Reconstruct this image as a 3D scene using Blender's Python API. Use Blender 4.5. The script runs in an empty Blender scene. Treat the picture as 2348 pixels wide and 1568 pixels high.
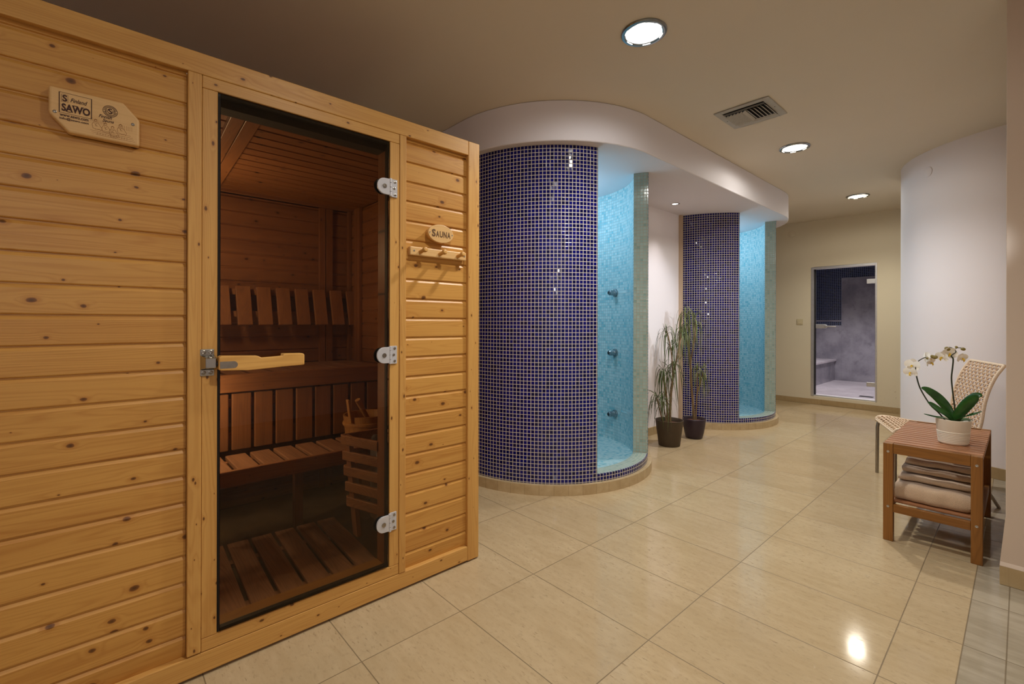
import bpy, bmesh, math, random
from mathutils import Vector, Matrix, Euler
random.seed(7)
PI = math.pi
scene = bpy.context.scene
COL = scene.collection
V = Vector

# ------------------------------------------------------------------ object helpers
def tag(o, label=None, cat=None, group=None, kind=None):
    if label: o['label'] = label
    if cat: o['category'] = cat
    if group: o['group'] = group
    if kind: o['kind'] = kind
    return o

def thing(name, label, cat, loc=(0, 0, 0), group=None):
    o = bpy.data.objects.new(name, None)
    o.empty_display_size = 0.1
    COL.objects.link(o)
    o.location = loc
    return tag(o, label, cat, group)

def world_loc(o):
    p = V((0, 0, 0))
    while o is not None:
        p = p + o.location
        o = o.parent
    return p

class MB:
    """collects geometry in world coordinates, then becomes ONE mesh object"""
    def __init__(s):
        s.v = []; s.f = []; s.uv = {}; s.mi = []; s.cur = 0
    def add(s, vs, fs, uvs=None):
        b = len(s.v)
        s.v += [tuple(p) for p in vs]
        for i, f in enumerate(fs):
            if uvs is not None and uvs[i] is not None:
                s.uv[len(s.f)] = uvs[i]
            s.f.append([b + k for k in f]); s.mi.append(s.cur)
        return s
    def box(s, x0, x1, y0, y1, z0, z1):
        vs = [(x0, y0, z0), (x1, y0, z0), (x1, y1, z0), (x0, y1, z0), (x0, y0, z1), (x1, y0, z1), (x1, y1, z1), (x0, y1, z1)]
        return s.add(vs, [(0, 3, 2, 1), (4, 5, 6, 7), (0, 1, 5, 4), (1, 2, 6, 5), (2, 3, 7, 6), (3, 0, 4, 7)])
    def obox(s, c, ax, ay, az):
        """oriented box, half-axis vectors"""
        c, ax, ay, az = V(c), V(ax), V(ay), V(az)
        if ax.cross(ay).dot(az) < 0: az = -az
        vs = [c + sx * ax + sy * ay + sz * az for sz in (-1, 1) for sx, sy in ((-1, -1), (1, -1), (1, 1), (-1, 1))]
        return s.add(vs, [(0, 3, 2, 1), (4, 5, 6, 7), (0, 1, 5, 4), (1, 2, 6, 5), (2, 3, 7, 6), (3, 0, 4, 7)])
    def bar(s, a, b, wdir, w, h):
        a, b = V(a), V(b); d = (b - a); L = d.length; d = d / L
        wd = V(wdir); wd = (wd - wd.dot(d) * d).normalized(); hd = d.cross(wd)
        return s.obox((a + b) / 2, d * L / 2, wd * w / 2, hd * h / 2)
    def tube(s, path, r, n=10, cap=True, flat=1.0, up=None):
        P = [V(p) for p in path]; m = len(P)
        R = r if isinstance(r, (list, tuple)) else [r] * m
        T = []
        for i in range(m):
            t = P[min(i + 1, m - 1)] - P[max(i - 1, 0)]
            T.append(t.normalized() if t.length > 1e-9 else V((0, 0, 1)))
        ref = V(up) if up is not None else (V((0, 0, 1)) if abs(T[0].z) < .9 else V((1, 0, 0)))
        N = (ref - ref.dot(T[0]) * T[0]).normalized()
        vs = []
        for i in range(m):
            N = (N - N.dot(T[i]) * T[i])
            N = N.normalized() if N.length > 1e-9 else V((1, 0, 0))
            B = T[i].cross(N)
            for k in range(n):
                a = 2 * PI * k / n
                vs.append(P[i] + R[i] * (math.cos(a) * B + flat * math.sin(a) * N))
        fs = [(i * n + k, i * n + (k + 1) % n, (i + 1) * n + (k + 1) % n, (i + 1) * n + k) for i in range(m - 1) for k in range(n)]
        if cap:
            fs.append(tuple(reversed(range(n)))); fs.append(tuple((m - 1) * n + k for k in range(n)))
        return s.add(vs, fs)
    def lathe(s, prof, c=(0, 0, 0), n=32, axis=(0, 0, 1), a0=0, a1=2 * PI, uvs=False):
        """prof: (r, h) pairs along axis"""
        c = V(c); A = V(axis).normalized()
        X = (V((1, 0, 0)) if abs(A.x) < .9 else V((0, 1, 0))); X = (X - X.dot(A) * A).normalized(); Y = A.cross(X)
        full = abs(a1 - a0 - 2 * PI) < 1e-6
        cols = n if full else n + 1
        vs = []
        for (r, h) in prof:
            for k in range(cols):
                a = a0 + (a1 - a0) * k / n
                vs.append(c + A * h + r * (math.cos(a) * X + math.sin(a) * Y))
        fs = []
        for i in range(len(prof) - 1):
            for k in range(n):
                k2 = (k + 1) % cols
                fs.append((i * cols + k, i * cols + k2, (i + 1) * cols + k2, (i + 1) * cols + k))
        return s.add(vs, fs)
    def prism(s, poly, o, xd, yd, nd, depth):
        """poly (2D, ccw seen from nd) extruded from o along -nd by depth"""
        o, xd, yd, nd = V(o), V(xd), V(yd), V(nd); n = len(poly)
        top = [o + x * xd + y * yd for x, y in poly]; bot = [p - nd * depth for p in top]
        fs = [tuple(range(n)), tuple(range(2 * n - 1, n - 1, -1))]
        fs += [(i, n + i, n + (i + 1) % n, (i + 1) % n) for i in range(n)]
        return s.add(top + bot, fs)
    def ribbon(s, path, widths, nrm, fold=0.0):
        """leaf: path with half widths; nrm = up hint; fold lifts the edges"""
        P = [V(p) for p in path]; m = len(P); vs = []
        for i in range(m):
            t = (P[min(i + 1, m - 1)] - P[max(i - 1, 0)]).normalized()
            u = V(nrm); sd = t.cross(u)
            sd = sd.normalized() if sd.length > 1e-6 else V((1, 0, 0))
            up = sd.cross(t).normalized()
            w = widths[i]
            vs += [P[i] - sd * w + up * fold * w, P[i], P[i] + sd * w + up * fold * w]
        fs = []
        for i in range(m - 1):
            a = 3 * i
            fs += [(a, a + 1, a + 4, a + 3), (a + 1, a + 2, a + 5, a + 4)]
        return s.add(vs, fs)
    def ball(s, c, rx, ry=None, rz=None, n=14, m=9, rot=None):
        ry = rx if ry is None else ry; rz = rx if rz is None else rz
        c = V(c); vs = []
        M = rot if rot is not None else Matrix.Identity(3)
        for i in range(m + 1):
            t = PI * i / m
            for k in range(n):
                a = 2 * PI * k / n
                vs.append(c + M @ V((rx * math.sin(t) * math.cos(a), ry * math.sin(t) * math.sin(a), rz * math.cos(t))))
        fs = [(i * n + k, (i + 1) * n + k, (i + 1) * n + (k + 1) % n, i * n + (k + 1) % n) for i in range(m) for k in range(n)]
        return s.add(vs, fs)
    def build(s, name, mat, parent=None, smooth=False, bevel=0, loc=None, seg=2, solid=0, subd=0, angle=35):
        me = bpy.data.meshes.new(name)
        off = world_loc(parent) if parent is not None else V((0, 0, 0))
        if loc is not None: base = V(loc)
        elif parent is None and s.v:
            xs = [p[0] for p in s.v]; ys = [p[1] for p in s.v]; zs = [p[2] for p in s.v]
            base = V((0, 0, 0))
        else: base = V((0, 0, 0))
        me.from_pydata([tuple(V(p) - off - base) for p in s.v], [], s.f)
        if s.uv:
            lay = me.uv_layers.new(name='UVMap')
            for pi, poly in enumerate(me.polygons):
                if pi in s.uv:
                    for li, uv in zip(poly.loop_indices, s.uv[pi]): lay.data[li].uv = uv
        mats = mat if isinstance(mat, (list, tuple)) else [mat]
        for m in mats: me.materials.append(m)
        if len(mats) > 1:
            for poly, k in zip(me.polygons, s.mi): poly.material_index = k
        bm = bmesh.new(); bm.from_mesh(me)
        bmesh.ops.remove_doubles(bm, verts=bm.verts, dist=1e-6)
        bm.to_mesh(me); bm.free()
        me.validate()
        o = bpy.data.objects.new(name, me)
        COL.objects.link(o)
        if parent is not None: o.parent = parent
        o.location = base
        if smooth:
            for p in me.polygons: p.use_smooth = True
            try:
                me.set_sharp_from_angle(angle=math.radians(angle))
            except Exception: pass
        if bevel:
            b = o.modifiers.new('bevel', 'BEVEL'); b.width = bevel; b.segments = seg; b.limit_method = 'ANGLE'
            b.angle_limit = math.radians(40); b.harden_normals = False
        if solid:
            b = o.modifiers.new('solid', 'SOLIDIFY'); b.thickness = solid
        if subd:
            b = o.modifiers.new('sub', 'SUBSURF'); b.levels = subd; b.render_levels = subd
        return o

def struct(o, label=None):
    o['kind'] = 'structure'
    if label: o['label'] = label
    return o

def copy_tree(o, parent=None):
    c = o.copy(); COL.objects.link(c); c.parent = parent
    for ch in list(o.children): copy_tree(ch, c)
    return c

# ------------------------------------------------------------------ node helpers
class NT:
    def __init__(s, name):
        s.m = bpy.data.materials.new(name); s.m.use_nodes = True
        s.t = s.m.node_tree; s.t.nodes.clear()
        s.out = s.t.nodes.new('ShaderNodeOutputMaterial')
    def n(s, typ, **kw):
        nd = s.t.nodes.new(typ)
        for k, v in kw.items(): setattr(nd, k, v)
        return nd
    def link(s, a, b): s.t.links.new(a, b)
    def setin(s, sock, v):
        if isinstance(v, bpy.types.NodeSocket): s.link(v, sock)
        elif v is not None:
            if isinstance(v, (tuple, list)) and len(v) == 3 and sock.type == 'RGBA': v = (*v, 1)
            sock.default_value = v
    def math(s, op, a, b=None, c=None, clamp=False):
        nd = s.n('ShaderNodeMath', operation=op); nd.use_clamp = clamp
        s.setin(nd.inputs[0], a)
        if b is not None: s.setin(nd.inputs[1], b)
        if c is not None: s.setin(nd.inputs[2], c)
        return nd.outputs[0]
    def mix(s, f, a, b, blend='MIX'):
        nd = s.n('ShaderNodeMix', data_type='RGBA', blend_type=blend)
        s.setin(nd.inputs[0], f); s.setin(nd.inputs[6], a); s.setin(nd.inputs[7], b)
        return nd.outputs[2]
    def comb(s, x, y, z):
        nd = s.n('ShaderNodeCombineXYZ')
        for i, v in enumerate((x, y, z)): s.setin(nd.inputs[i], v)
        return nd.outputs[0]
    def sep(s, v):
        nd = s.n('ShaderNodeSeparateXYZ'); s.link(v, nd.inputs[0]); return nd.outputs
    def noise(s, vec, scale=1, detail=2, rough=.5, dim='3D'):
        nd = s.n('ShaderNodeTexNoise', noise_dimensions=dim)
        if vec is not None: s.link(vec, nd.inputs['Vector'])
        nd.inputs['Scale'].default_value = scale; nd.inputs['Detail'].default_value = detail; nd.inputs['Roughness'].default_value = rough
        return nd.outputs['Fac' if 'Fac' in nd.outputs else 0]
    def smooth(s, v, a, b, lo=0., hi=1.):
        nd = s.n('ShaderNodeMapRange', interpolation_type='SMOOTHSTEP')
        s.setin(nd.inputs['Value'], v)
        for k, x in (('From Min', a), ('From Max', b), ('To Min', lo), ('To Max', hi)): s.setin(nd.inputs[k], x)
        return nd.outputs['Result']
    def lin(s, v, a, b, lo=0., hi=1.):
        nd = s.n('ShaderNodeMapRange')
        s.setin(nd.inputs['Value'], v)
        for k, x in (('From Min', a), ('From Max', b), ('To Min', lo), ('To Max', hi)): s.setin(nd.inputs[k], x)
        return nd.outputs['Result']
    def white(s, vec):
        nd = s.n('ShaderNodeTexWhiteNoise', noise_dimensions='3D'); s.link(vec, nd.inputs['Vector']); return nd.outputs
    def bump(s, h, strength=.3, dist=.002):
        nd = s.n('ShaderNodeBump'); nd.inputs['Strength'].default_value = strength; nd.inputs['Distance'].default_value = dist
        s.setin(nd.inputs['Height'], h); return nd.outputs[0]
    def bsdf(s, color, rough=.5, metal=0., spec=.5, normal=None, coat=0., coat_rough=.1, sheen=0.):
        b = s.n('ShaderNodeBsdfPrincipled')
        s.setin(b.inputs['Base Color'], color); s.setin(b.inputs['Roughness'], rough); s.setin(b.inputs['Metallic'], metal)
        s.setin(b.inputs['Specular IOR Level'], spec)
        if normal is not None: s.link(normal, b.inputs['Normal'])
        if coat: b.inputs['Coat Weight'].default_value = coat; b.inputs['Coat Roughness'].default_value = coat_rough
        if sheen: b.inputs['Sheen Weight'].default_value = sheen
        s.link(b.outputs[0], s.out.inputs[0])
        return b
    def obj(s):
        nd = s.n('ShaderNodeTexCoord'); return nd.outputs['Object']
    def pos(s):
        nd = s.n('ShaderNodeNewGeometry'); return nd.outputs['Position']
    def uv(s):
        nd = s.n('ShaderNodeTexCoord'); return nd.outputs['UV']
    def rnd(s):
        nd = s.n('ShaderNodeObjectInfo'); return nd.outputs['Random']

def S(r, g, b):
    f = lambda c: (c / 255 / 12.92) if c / 255 <= .04045 else ((c / 255 + .055) / 1.055) ** 2.4
    return (f(r), f(g), f(b))

def plain(name, col, rough=.5, metal=0., spec=.5, var=.06, scale=30, bump=0., sheen=0., coat=0.):
    t = NT(name)
    n = t.noise(t.obj(), scale, 4)
    c = t.mix(t.lin(n, .3, .7), tuple(x * (1 - var) for x in col), tuple(min(1, x * (1 + var)) for x in col))
    nm = t.bump(n, bump, .004) if bump else None
    t.bsdf(c, rough, metal, spec, nm, sheen=sheen, coat=coat)
    return t.m

def wood(name, axis, across, light, dark, knot, rough=.42, board=None, knots=1.0, contrast=1.0, spec=.4, kscale=(7.5, 11.)):
    """spruce-like boards: grain along axis; board=(pitch, offset) varies each board"""
    t = NT(name)
    p = t.sep(t.obj()); ix = 'XYZ'.index
    L, A = p[ix(axis)], p[ix(across)]
    third = [k for k in 'XYZ' if k not in (axis, across)][0]
    B = p[ix(third)]
    r = t.math('MULTIPLY', t.rnd(), 37.0)
    L = t.math('ADD', L, r)
    bid = None
    if board:
        bid = t.math('FLOOR', t.math('DIVIDE', t.math('SUBTRACT', A, board[1]), board[0]))
        w = t.white(t.comb(bid, t.math('MULTIPLY', r, .37), 3.3))
        L = t.math('ADD', L, t.math('MULTIPLY', w[0], 23.0))
    # knots
    vo = t.n('ShaderNodeTexVoronoi', voronoi_dimensions='2D'); vo.inputs['Scale'].default_value = 1
    wob = t.noise(t.comb(t.math('MULTIPLY', L, 30), t.math('MULTIPLY', A, 60), 0), 1, 2)
    kv = t.comb(t.math('ADD', t.math('MULTIPLY', L, kscale[0]), t.math('MULTIPLY', wob, .03)), t.math('ADD', t.math('MULTIPLY', A, kscale[1]), t.math('MULTIPLY', wob, .07)), 0)
    t.link(kv, vo.inputs['Vector'])
    kd = vo.outputs['Distance']; kc = t.sep(vo.outputs['Color'])
    kr = t.lin(kc[0], .22, 1., .0, .095 * knots)
    kr = t.math('MAXIMUM', kr, .0001)
    kn = t.math('DIVIDE', kd, kr)
    kmask = t.smooth(kn, .75, 1.15, 1., 0.)
    ring = t.smooth(kn, 1., 2.6, 1., 0.)
    # rings
    f1 = t.noise(t.comb(t.math('MULTIPLY', L, .75), t.math('MULTIPLY', A, 12), t.math('MULTIPLY', B, 9)), 1, 1.5)
    f1 = t.math('ADD', f1, t.math('MULTIPLY', t.smooth(kd, .0, .32, 1., 0.), t.math('MULTIPLY', kr, .8)))
    late = t.math('POWER', t.math('ABSOLUTE', t.math('SINE', t.math('MULTIPLY', f1, 62.0))), 5.0)
    fine = t.noise(t.comb(t.math('MULTIPLY', L, 5), t.math('MULTIPLY', A, 420), t.math('MULTIPLY', B, 420)), 1, 2)
    broad = t.noise(t.comb(t.math('MULTIPLY', L, .8), t.math('MULTIPLY', A, 18), t.math('MULTIPLY', B, 18)), 1, 3)
    fac = t.math('ADD', t.math('MULTIPLY', late, .30 * contrast), t.math('MULTIPLY', t.math('SUBTRACT', fine, .5), .7 * contrast))
    fac = t.math('ADD', fac, t.math('MULTIPLY', t.math('SUBTRACT', broad, .45), 1.1 * contrast))
    if bid is not None:
        fac = t.math('ADD', fac, t.math('MULTIPLY', t.math('SUBTRACT', w[0], .5), .35))
    c = t.mix(t.math('ADD', fac, 0.08, clamp=True), light, dark)
    c = t.mix(t.math('MULTIPLY', ring, .45), c, dark)
    kcol = t.mix(t.smooth(kn, .1, .9), tuple(x * .4 for x in knot), tuple(x * 1.25 for x in knot))
    c = t.mix(t.math('MULTIPLY', kmask, .88), c, kcol)
    ro = t.math('ADD', rough, t.math('MULTIPLY', t.math('SUBTRACT', fine, .5), .15))
    nm = t.bump(t.math('ADD', t.math('MULTIPLY', fine, .5), t.math('MULTIPLY', late, -.4)), .12, .001)
    t.bsdf(c, ro, 0, spec, nm)
    return t.m

def mosaic(name, cols, grout, pitch, gap=.12, rough=.08, tilt=.5, spec=.6, hue=.0):
    """small square tiles laid on the UV map (metres)"""
    t = NT(name)
    p = t.sep(t.uv())
    u = t.math('DIVIDE', p[0], pitch); v = t.math('DIVIDE', p[1], pitch)
    cu, cv = t.math('FLOOR', u), t.math('FLOOR', v)
    fu, fv = t.math('FRACT', u), t.math('FRACT', v)
    w = t.white(t.comb(cu, cv, 1.7)); w2 = t.white(t.comb(cu, cv, 9.1))
    rc = t.sep(w2[1])
    eu = t.math('SUBTRACT', .5, t.math('ABSOLUTE', t.math('SUBTRACT', fu, .5)))
    ev = t.math('SUBTRACT', .5, t.math('ABSOLUTE', t.math('SUBTRACT', fv, .5)))
    e = t.math('MINIMUM', eu, ev)
    tile = t.smooth(e, gap * .42, gap * .62)
    c = t.mix(t.math('POWER', w[0], 1.5), cols[0], cols[1])
    if len(cols) > 2: c = t.mix(t.math('GREATER_THAN', rc[2], .94), c, cols[2])
    gn = t.noise(t.pos(), 40, 3)
    gc = t.mix(t.lin(gn, .3, .7), tuple(x * .88 for x in grout), grout)
    col = t.mix(tile, gc, c)
    ro = t.math('ADD', t.math('MULTIPLY', tile, rough - .75), .75)
    tl = t.math('ADD', t.math('MULTIPLY', t.math('SUBTRACT', rc[0], .5), t.math('SUBTRACT', fu, .5)), t.math('MULTIPLY', t.math('SUBTRACT', rc[1], .5), t.math('SUBTRACT', fv, .5)))
    pil = t.smooth(e, gap * .35, gap * .8)
    h = t.math('ADD', t.math('MULTIPLY', tl, tilt), pil)
    nm = t.bump(h, .4, .0012)
    t.bsdf(col, ro, 0, spec, nm)
    return t.m

# ------------------------------------------------------------------ materials
SPL, SPD, SPK = S(198, 147, 74), S(166, 108, 44), S(98, 56, 22)
M = {}
M['boardX'] = wood('spruce_boards', 'X', 'Z', SPL, SPD, SPK, board=(.0865, .0615))
M['railX'] = wood('spruce_rail', 'X', 'Z', S(202, 154, 84), S(174, 120, 56), SPK, knots=.8, kscale=(9, 15))
M['postZ'] = wood('spruce_post', 'Z', 'X', S(202, 154, 84), S(174, 120, 56), SPK, knots=.8, kscale=(9, 17))
INL, IND, INK = S(160, 106, 64), S(118, 70, 36), S(64, 32, 16)
M['inX'] = wood('cabin_boards_along', 'X', 'Z', INL, IND, INK, board=(.0865, .0615), knots=.8)
M['inC'] = wood('cabin_ceiling_boards', 'X', 'Y', INL, IND, INK, board=(.0865, 0), knots=.9)
M['inY'] = wood('cabin_boards_side', 'Y', 'Z', INL, IND, INK, board=(.0865, .0615), knots=.8)
M['inZ'] = wood('cabin_batten', 'Z', 'X', INL, IND, INK, knots=.6)
M['inBY'] = wood('cabin_ceiling_batten', 'Y', 'X', INL, IND, INK, knots=.5)
BL, BD = S(168, 114, 72), S(120, 74, 42)
M['benchX'] = wood('bench_rail', 'X', 'Z', BL, BD, INK, knots=.25, rough=.55)
M['benchZ'] = wood('bench_upright', 'Z', 'X', BL, BD, INK, knots=.12, rough=.55)
M['benchY'] = wood('bench_slat', 'Y', 'X', S(168, 122, 88), S(120, 82, 56), INK, knots=.12, rough=.6)
M['duckY'] = wood('duckboard_slat', 'Y', 'X', S(196, 150, 116), S(142, 102, 74), INK, knots=.1, rough=.62)
M['heatY'] = wood('guard_slat', 'Y', 'Z', S(180, 126, 80), S(116, 72, 40), INK, knots=.1, rough=.6)
M['sign'] = wood('sign_wood', 'X', 'Z', S(216, 176, 118), S(196, 150, 92), SPK, knots=.05, contrast=.6)
M['pegwood'] = wood('peg_wood', 'Y', 'Z', S(206, 158, 88), S(180, 126, 62), SPK, knots=.02)
M['handlewood'] = wood('handle_wood', 'X', 'Z', S(214, 166, 92), S(178, 126, 60), SPK, knots=.02, rough=.35)
M['tableY'] = wood('table_slat', 'Y', 'X', S(168, 116, 78), S(130, 84, 52), S(70, 34, 16), knots=.05, rough=.4)
M['tableZ'] = wood('table_leg', 'Z', 'Y', S(140, 92, 40), S(104, 64, 24), S(70, 34, 16), knots=.12, rough=.4)
M['tableA'] = wood('table_apron', 'Y', 'Z', S(140, 92, 40), S(104, 64, 24), S(70, 34, 16), knots=.05, rough=.4)
M['tableX'] = wood('table_side', 'X', 'Z', S(140, 92, 40), S(104, 64, 24), S(70, 34, 16), knots=.05, rough=.4)
M['bucket'] = wood('bucket_stave', 'Z', 'X', S(200, 150, 90), S(160, 106, 56), INK, knots=.02, rough=.5)

NAVY = mosaic('navy_mosaic', [S(8, 12, 104), S(4, 6, 60), S(8, 11, 82)], S(208, 200, 188), .0256, gap=.15, rough=.07, tilt=4.5, spec=.35)
GREEN = mosaic('pale_green_mosaic', [S(162, 176, 164), S(146, 164, 152), S(138, 160, 148)], S(166, 156, 134), .0256, gap=.13, rough=.12, tilt=.4)
AQUA = mosaic('aqua_mosaic', [S(178, 206, 208), S(130, 182, 192), S(118, 178, 190)], S(140, 164, 170), .0256, gap=.13, rough=.12, tilt=.4)
NAVY2 = mosaic('steam_room_mosaic', [S(20, 30, 66), S(12, 18, 44)], S(108, 120, 150), .03, gap=.2, rough=.15, tilt=.3)

def paint(name, col, stain=False, bump=.05):
    t = NT(name)
    p = t.pos()
    n = t.noise(p, 1.1, 4); n2 = t.noise(p, 140, 2)
    c = t.mix(t.lin(n, .3, .7), tuple(x * .965 for x in col), col)
    if stain:
        s = t.sep(p)
        # flaking damp patch low on the wall right of the glass door
        d = t.math('ADD', t.math('POWER', t.math('DIVIDE', t.math('SUBTRACT', s[1], 1.08), .26), 2.), t.math('POWER', t.math('DIVIDE', t.math('SUBTRACT', s[2], .2), .24), 2.))
        m = t.smooth(d, 0., 1.1, 1., 0.)
        nn = t.noise(p, 22, 6, .75)
        m = t.math('MULTIPLY', m, t.smooth(nn, .58, .72))
        c = t.mix(t.math('MULTIPLY', m, .65), c, S(150, 112, 66))
    t.bsdf(c, .75, 0, .25, t.bump(n2, bump, .001))
    return t.m
M['wall'] = paint('white_wall_paint', S(238, 232, 233))
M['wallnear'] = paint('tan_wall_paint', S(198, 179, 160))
M['wallfar'] = paint('cream_wall_paint', S(222, 212, 188), stain=True)
M['ceil'] = paint('ceiling_paint', S(222, 212, 194))
M['soffit'] = paint('soffit_paint', S(228, 224, 228))

def stone(name, a, b, vein, grid=None, grout=None, rough=.22, split=None):
    t = NT(name)
    p = t.pos(); s = t.sep(p)
    x, y = s[0], s[1]
    if grid:
        px, ox, py, oy = grid
        ux = t.math('DIVIDE', t.math('SUBTRACT', x, ox), px); uy = t.math('DIVIDE', t.math('SUBTRACT', y, oy), py)
        cx, cy = t.math('FLOOR', ux), t.math('FLOOR', uy)
        w = t.white(t.comb(cx, cy, 2.2)); wc = t.sep(w[1])
        x2 = t.math('ADD', x, t.math('MULTIPLY', wc[0], 9.)); y2 = t.math('ADD', y, t.math('MULTIPLY', wc[1], 9.))
    else:
        x2, y2 = x, y
    z = s[2]
    st = t.noise(t.comb(t.math('MULTIPLY', x2, 30), t.math('MULTIPLY', y2, 6), t.math('MULTIPLY', z, 10)), 1, 5, .62)
    bl = t.noise(t.comb(t.math('MULTIPLY', x2, 3.2), t.math('MULTIPLY', y2, 1.8), t.math('MULTIPLY', z, 4)), 1, 4, .6)
    pit = t.noise(t.comb(t.math('MULTIPLY', x2, 130), t.math('MULTIPLY', y2, 28), t.math('MULTIPLY', z, 60)), 1, 3, .6)
    fine = t.noise(p, 260, 2)
    f = t.math('ADD', t.math('MULTIPLY', st, .45), t.math('MULTIPLY', bl, .55))
    c = t.mix(t.smooth(f, .26, .74), a, b)
    mott = t.noise(t.comb(t.math('MULTIPLY', x2, 70), t.math('MULTIPLY', y2, 34), z), 1, 5, .7)
    c = t.mix(t.math('MULTIPLY', t.smooth(mott, .5, .75), .35), c, vein)
    c = t.mix(t.math('MULTIPLY', t.smooth(pit, .60, .70), t.math('MULTIPLY', t.smooth(bl, .42, .6), .7)), c, vein)
    c = t.mix(t.math('MULTIPLY', t.math('SUBTRACT', fine, .3), .18), c, tuple(v * .7 for v in a))
    h = t.math('MULTIPLY', t.smooth(pit, .62, .72), -.4)
    ro = t.math('ADD', rough, t.math('MULTIPLY', t.math('SUBTRACT', bl, .5), .12))
    if grid:
        c = t.mix(t.lin(wc[2], 0, 1, 0., .22), c, tuple(v * .72 for v in b))
        ex = t.math('MULTIPLY', t.math('SUBTRACT', .5, t.math('ABSOLUTE', t.math('SUBTRACT', t.math('FRACT', ux), .5))), px)
        ey = t.math('MULTIPLY', t.math('SUBTRACT', .5, t.math('ABSOLUTE', t.math('SUBTRACT', t.math('FRACT', uy), .5))), py)
        e = t.math('MINIMUM', ex, ey)
        if split is not None:
            g2 = t.math('LESS_THAN', y, split)
            gc = t.mix(t.smooth(f, .36, .64), S(150, 138, 116), S(172, 160, 138))
            c = t.mix(g2, c, gc)
            for yy in (split, split - .108):
                e = t.math('MINIMUM', e, t.math('ABSOLUTE', t.math('SUBTRACT', y, yy)))
        g = t.smooth(e, .0012, .0026, 1., 0.)
        c = t.mix(t.math('MULTIPLY', g, .75), c, grout)
        ro = t.math('ADD', ro, t.math('MULTIPLY', g, .4))
        h = t.math('SUBTRACT', h, g)
    t.bsdf(c, ro, 0, .2, t.bump(h, .25, .0015))
    return t.m
M['floor'] = stone('limestone_floor', S(174, 151, 114), S(194, 173, 138), S(122, 100, 68), grid=(.416, 1.517, .6015, .322), grout=S(104, 88, 64), split=.144, rough=.10)
M['base'] = stone('stone_baseboard', S(166, 142, 102), S(182, 160, 122), S(136, 110, 74), rough=.4)
def ringbase():
    t = NT('stone_ring')
    p = t.sep(t.uv())
    u = t.math('DIVIDE', p[0], .1)
    n = t.noise(t.pos(), 16, 4)
    w = t.white(t.comb(t.math('FLOOR', u), 0., 0.))
    c = t.mix(t.lin(n, .3, .7), S(176, 153, 114), S(194, 173, 136))
    c = t.mix(t.math('MULTIPLY', w[0], .3), c, S(160, 132, 90))
    e = t.math('SUBTRACT', .5, t.math('ABSOLUTE', t.math('SUBTRACT', t.math('FRACT', u), .5)))
    g = t.smooth(e, .008, .02, 1., 0.)
    c = t.mix(t.math('MULTIPLY', g, .5), c, S(120, 98, 66))
    t.bsdf(c, .35, 0, .4)
    return t.m
M['ring'] = ringbase()
def marble(name, a, b):
    t = NT(name)
    n = t.noise(t.pos(), 2.2, 6, .65); n2 = t.noise(t.pos(), 9, 5, .6)
    c = t.mix(t.smooth(n, .35, .65), a, b)
    c = t.mix(t.math('MULTIPLY', t.smooth(n2, .55, .7), .4), c, tuple(x * .7 for x in a))
    t.bsdf(c, .25, 0, .5)
    return t.m
M['marble'] = marble('grey_marble', S(126, 122, 132), S(160, 156, 164))
M['marblefloor'] = marble('pale_marble', S(206, 196, 200), S(226, 218, 220))

M['chrome'] = plain('polished_chrome', (.75, .75, .74), .12, 1., var=.02)
M['jet'] = plain('satin_chrome', (.34, .36, .38), .22, 1., var=.02)
M['nickel'] = plain('brushed_nickel', (.70, .70, .71), .42, .85, var=.05)
M['steel'] = plain('brushed_steel', (.36, .33, .29), .32, 1., var=.08, scale=80)
M['hinge'] = plain('grey_hinge_metal', S(196, 196, 200), .38, .25, var=.03)
M['darkmetal'] = plain('dark_metal', (.03, .03, .03), .4, .6)
M['black'] = plain('black_rubber', (.012, .01, .01), .6)
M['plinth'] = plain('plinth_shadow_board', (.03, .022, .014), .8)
M['burn'] = plain('burnt_lettering', S(58, 24, 12), .7, var=.15)
M['burnlight'] = plain('light_burnt_line', S(146, 96, 46), .7)
M['letter'] = plain('routed_lettering', S(96, 64, 26), .7)
M['screw'] = plain('screw_head', (.5, .5, .48), .3, .9)
M['blind'] = plain('vent_paint', S(178, 174, 164), .5)
M['plate'] = plain('switch_plastic', S(206, 194, 160), .4)
M['cord'] = plain('paper_cord', S(222, 200, 172), .7, var=.14, scale=160)
M['cord2'] = plain('paper_cord_shade', S(200, 170, 140), .75, var=.14, scale=160)
M['towel'] = plain('terry_towel', S(204, 176, 146), .95, var=.16, scale=420, bump=.9, sheen=.4, spec=.1)
M['ceramic'] = plain('cream_ceramic', S(228, 216, 196), .35, var=.02)
M['potbrown'] = plain('brown_pot', S(70, 56, 40), .55, var=.08)
M['potplum'] = plain('plum_pot', S(44, 28, 40), .42, var=.08)
M['soil'] = plain('potting_soil', S(92, 52, 34), .9, var=.4, scale=120, bump=.6)
M['stem'] = plain('cane_stem', S(122, 98, 66), .8, var=.25, scale=70, bump=.5)
M['orchidstem'] = plain('orchid_stem', S(42, 46, 24), .5, var=.2)
M['petal'] = plain('white_petal', S(250, 245, 234), .55, var=.04, sheen=.2)
M['lip'] = plain('yellow_lip', S(214, 176, 40), .5, var=.25, scale=160)
M['bud'] = plain('green_bud', S(134, 118, 56), .5, var=.25, scale=90)
M['stones'] = plain('heater_stone', S(118, 116, 116), .8, var=.35, scale=40, bump=.5)
M['heater'] = plain('heater_steel', S(196, 196, 200), .45, .2)
def leafmat(name, a, b, gloss=.3):
    t = NT(name)
    n = t.noise(t.obj(), 24, 3)
    c = t.mix(t.lin(n, .3, .7), a, b)
    bs = t.bsdf(c, gloss, 0, .5)
    return t.m
M['leaf'] = leafmat('orchid_leaf', S(24, 62, 22), S(44, 92, 34), .28)
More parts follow.
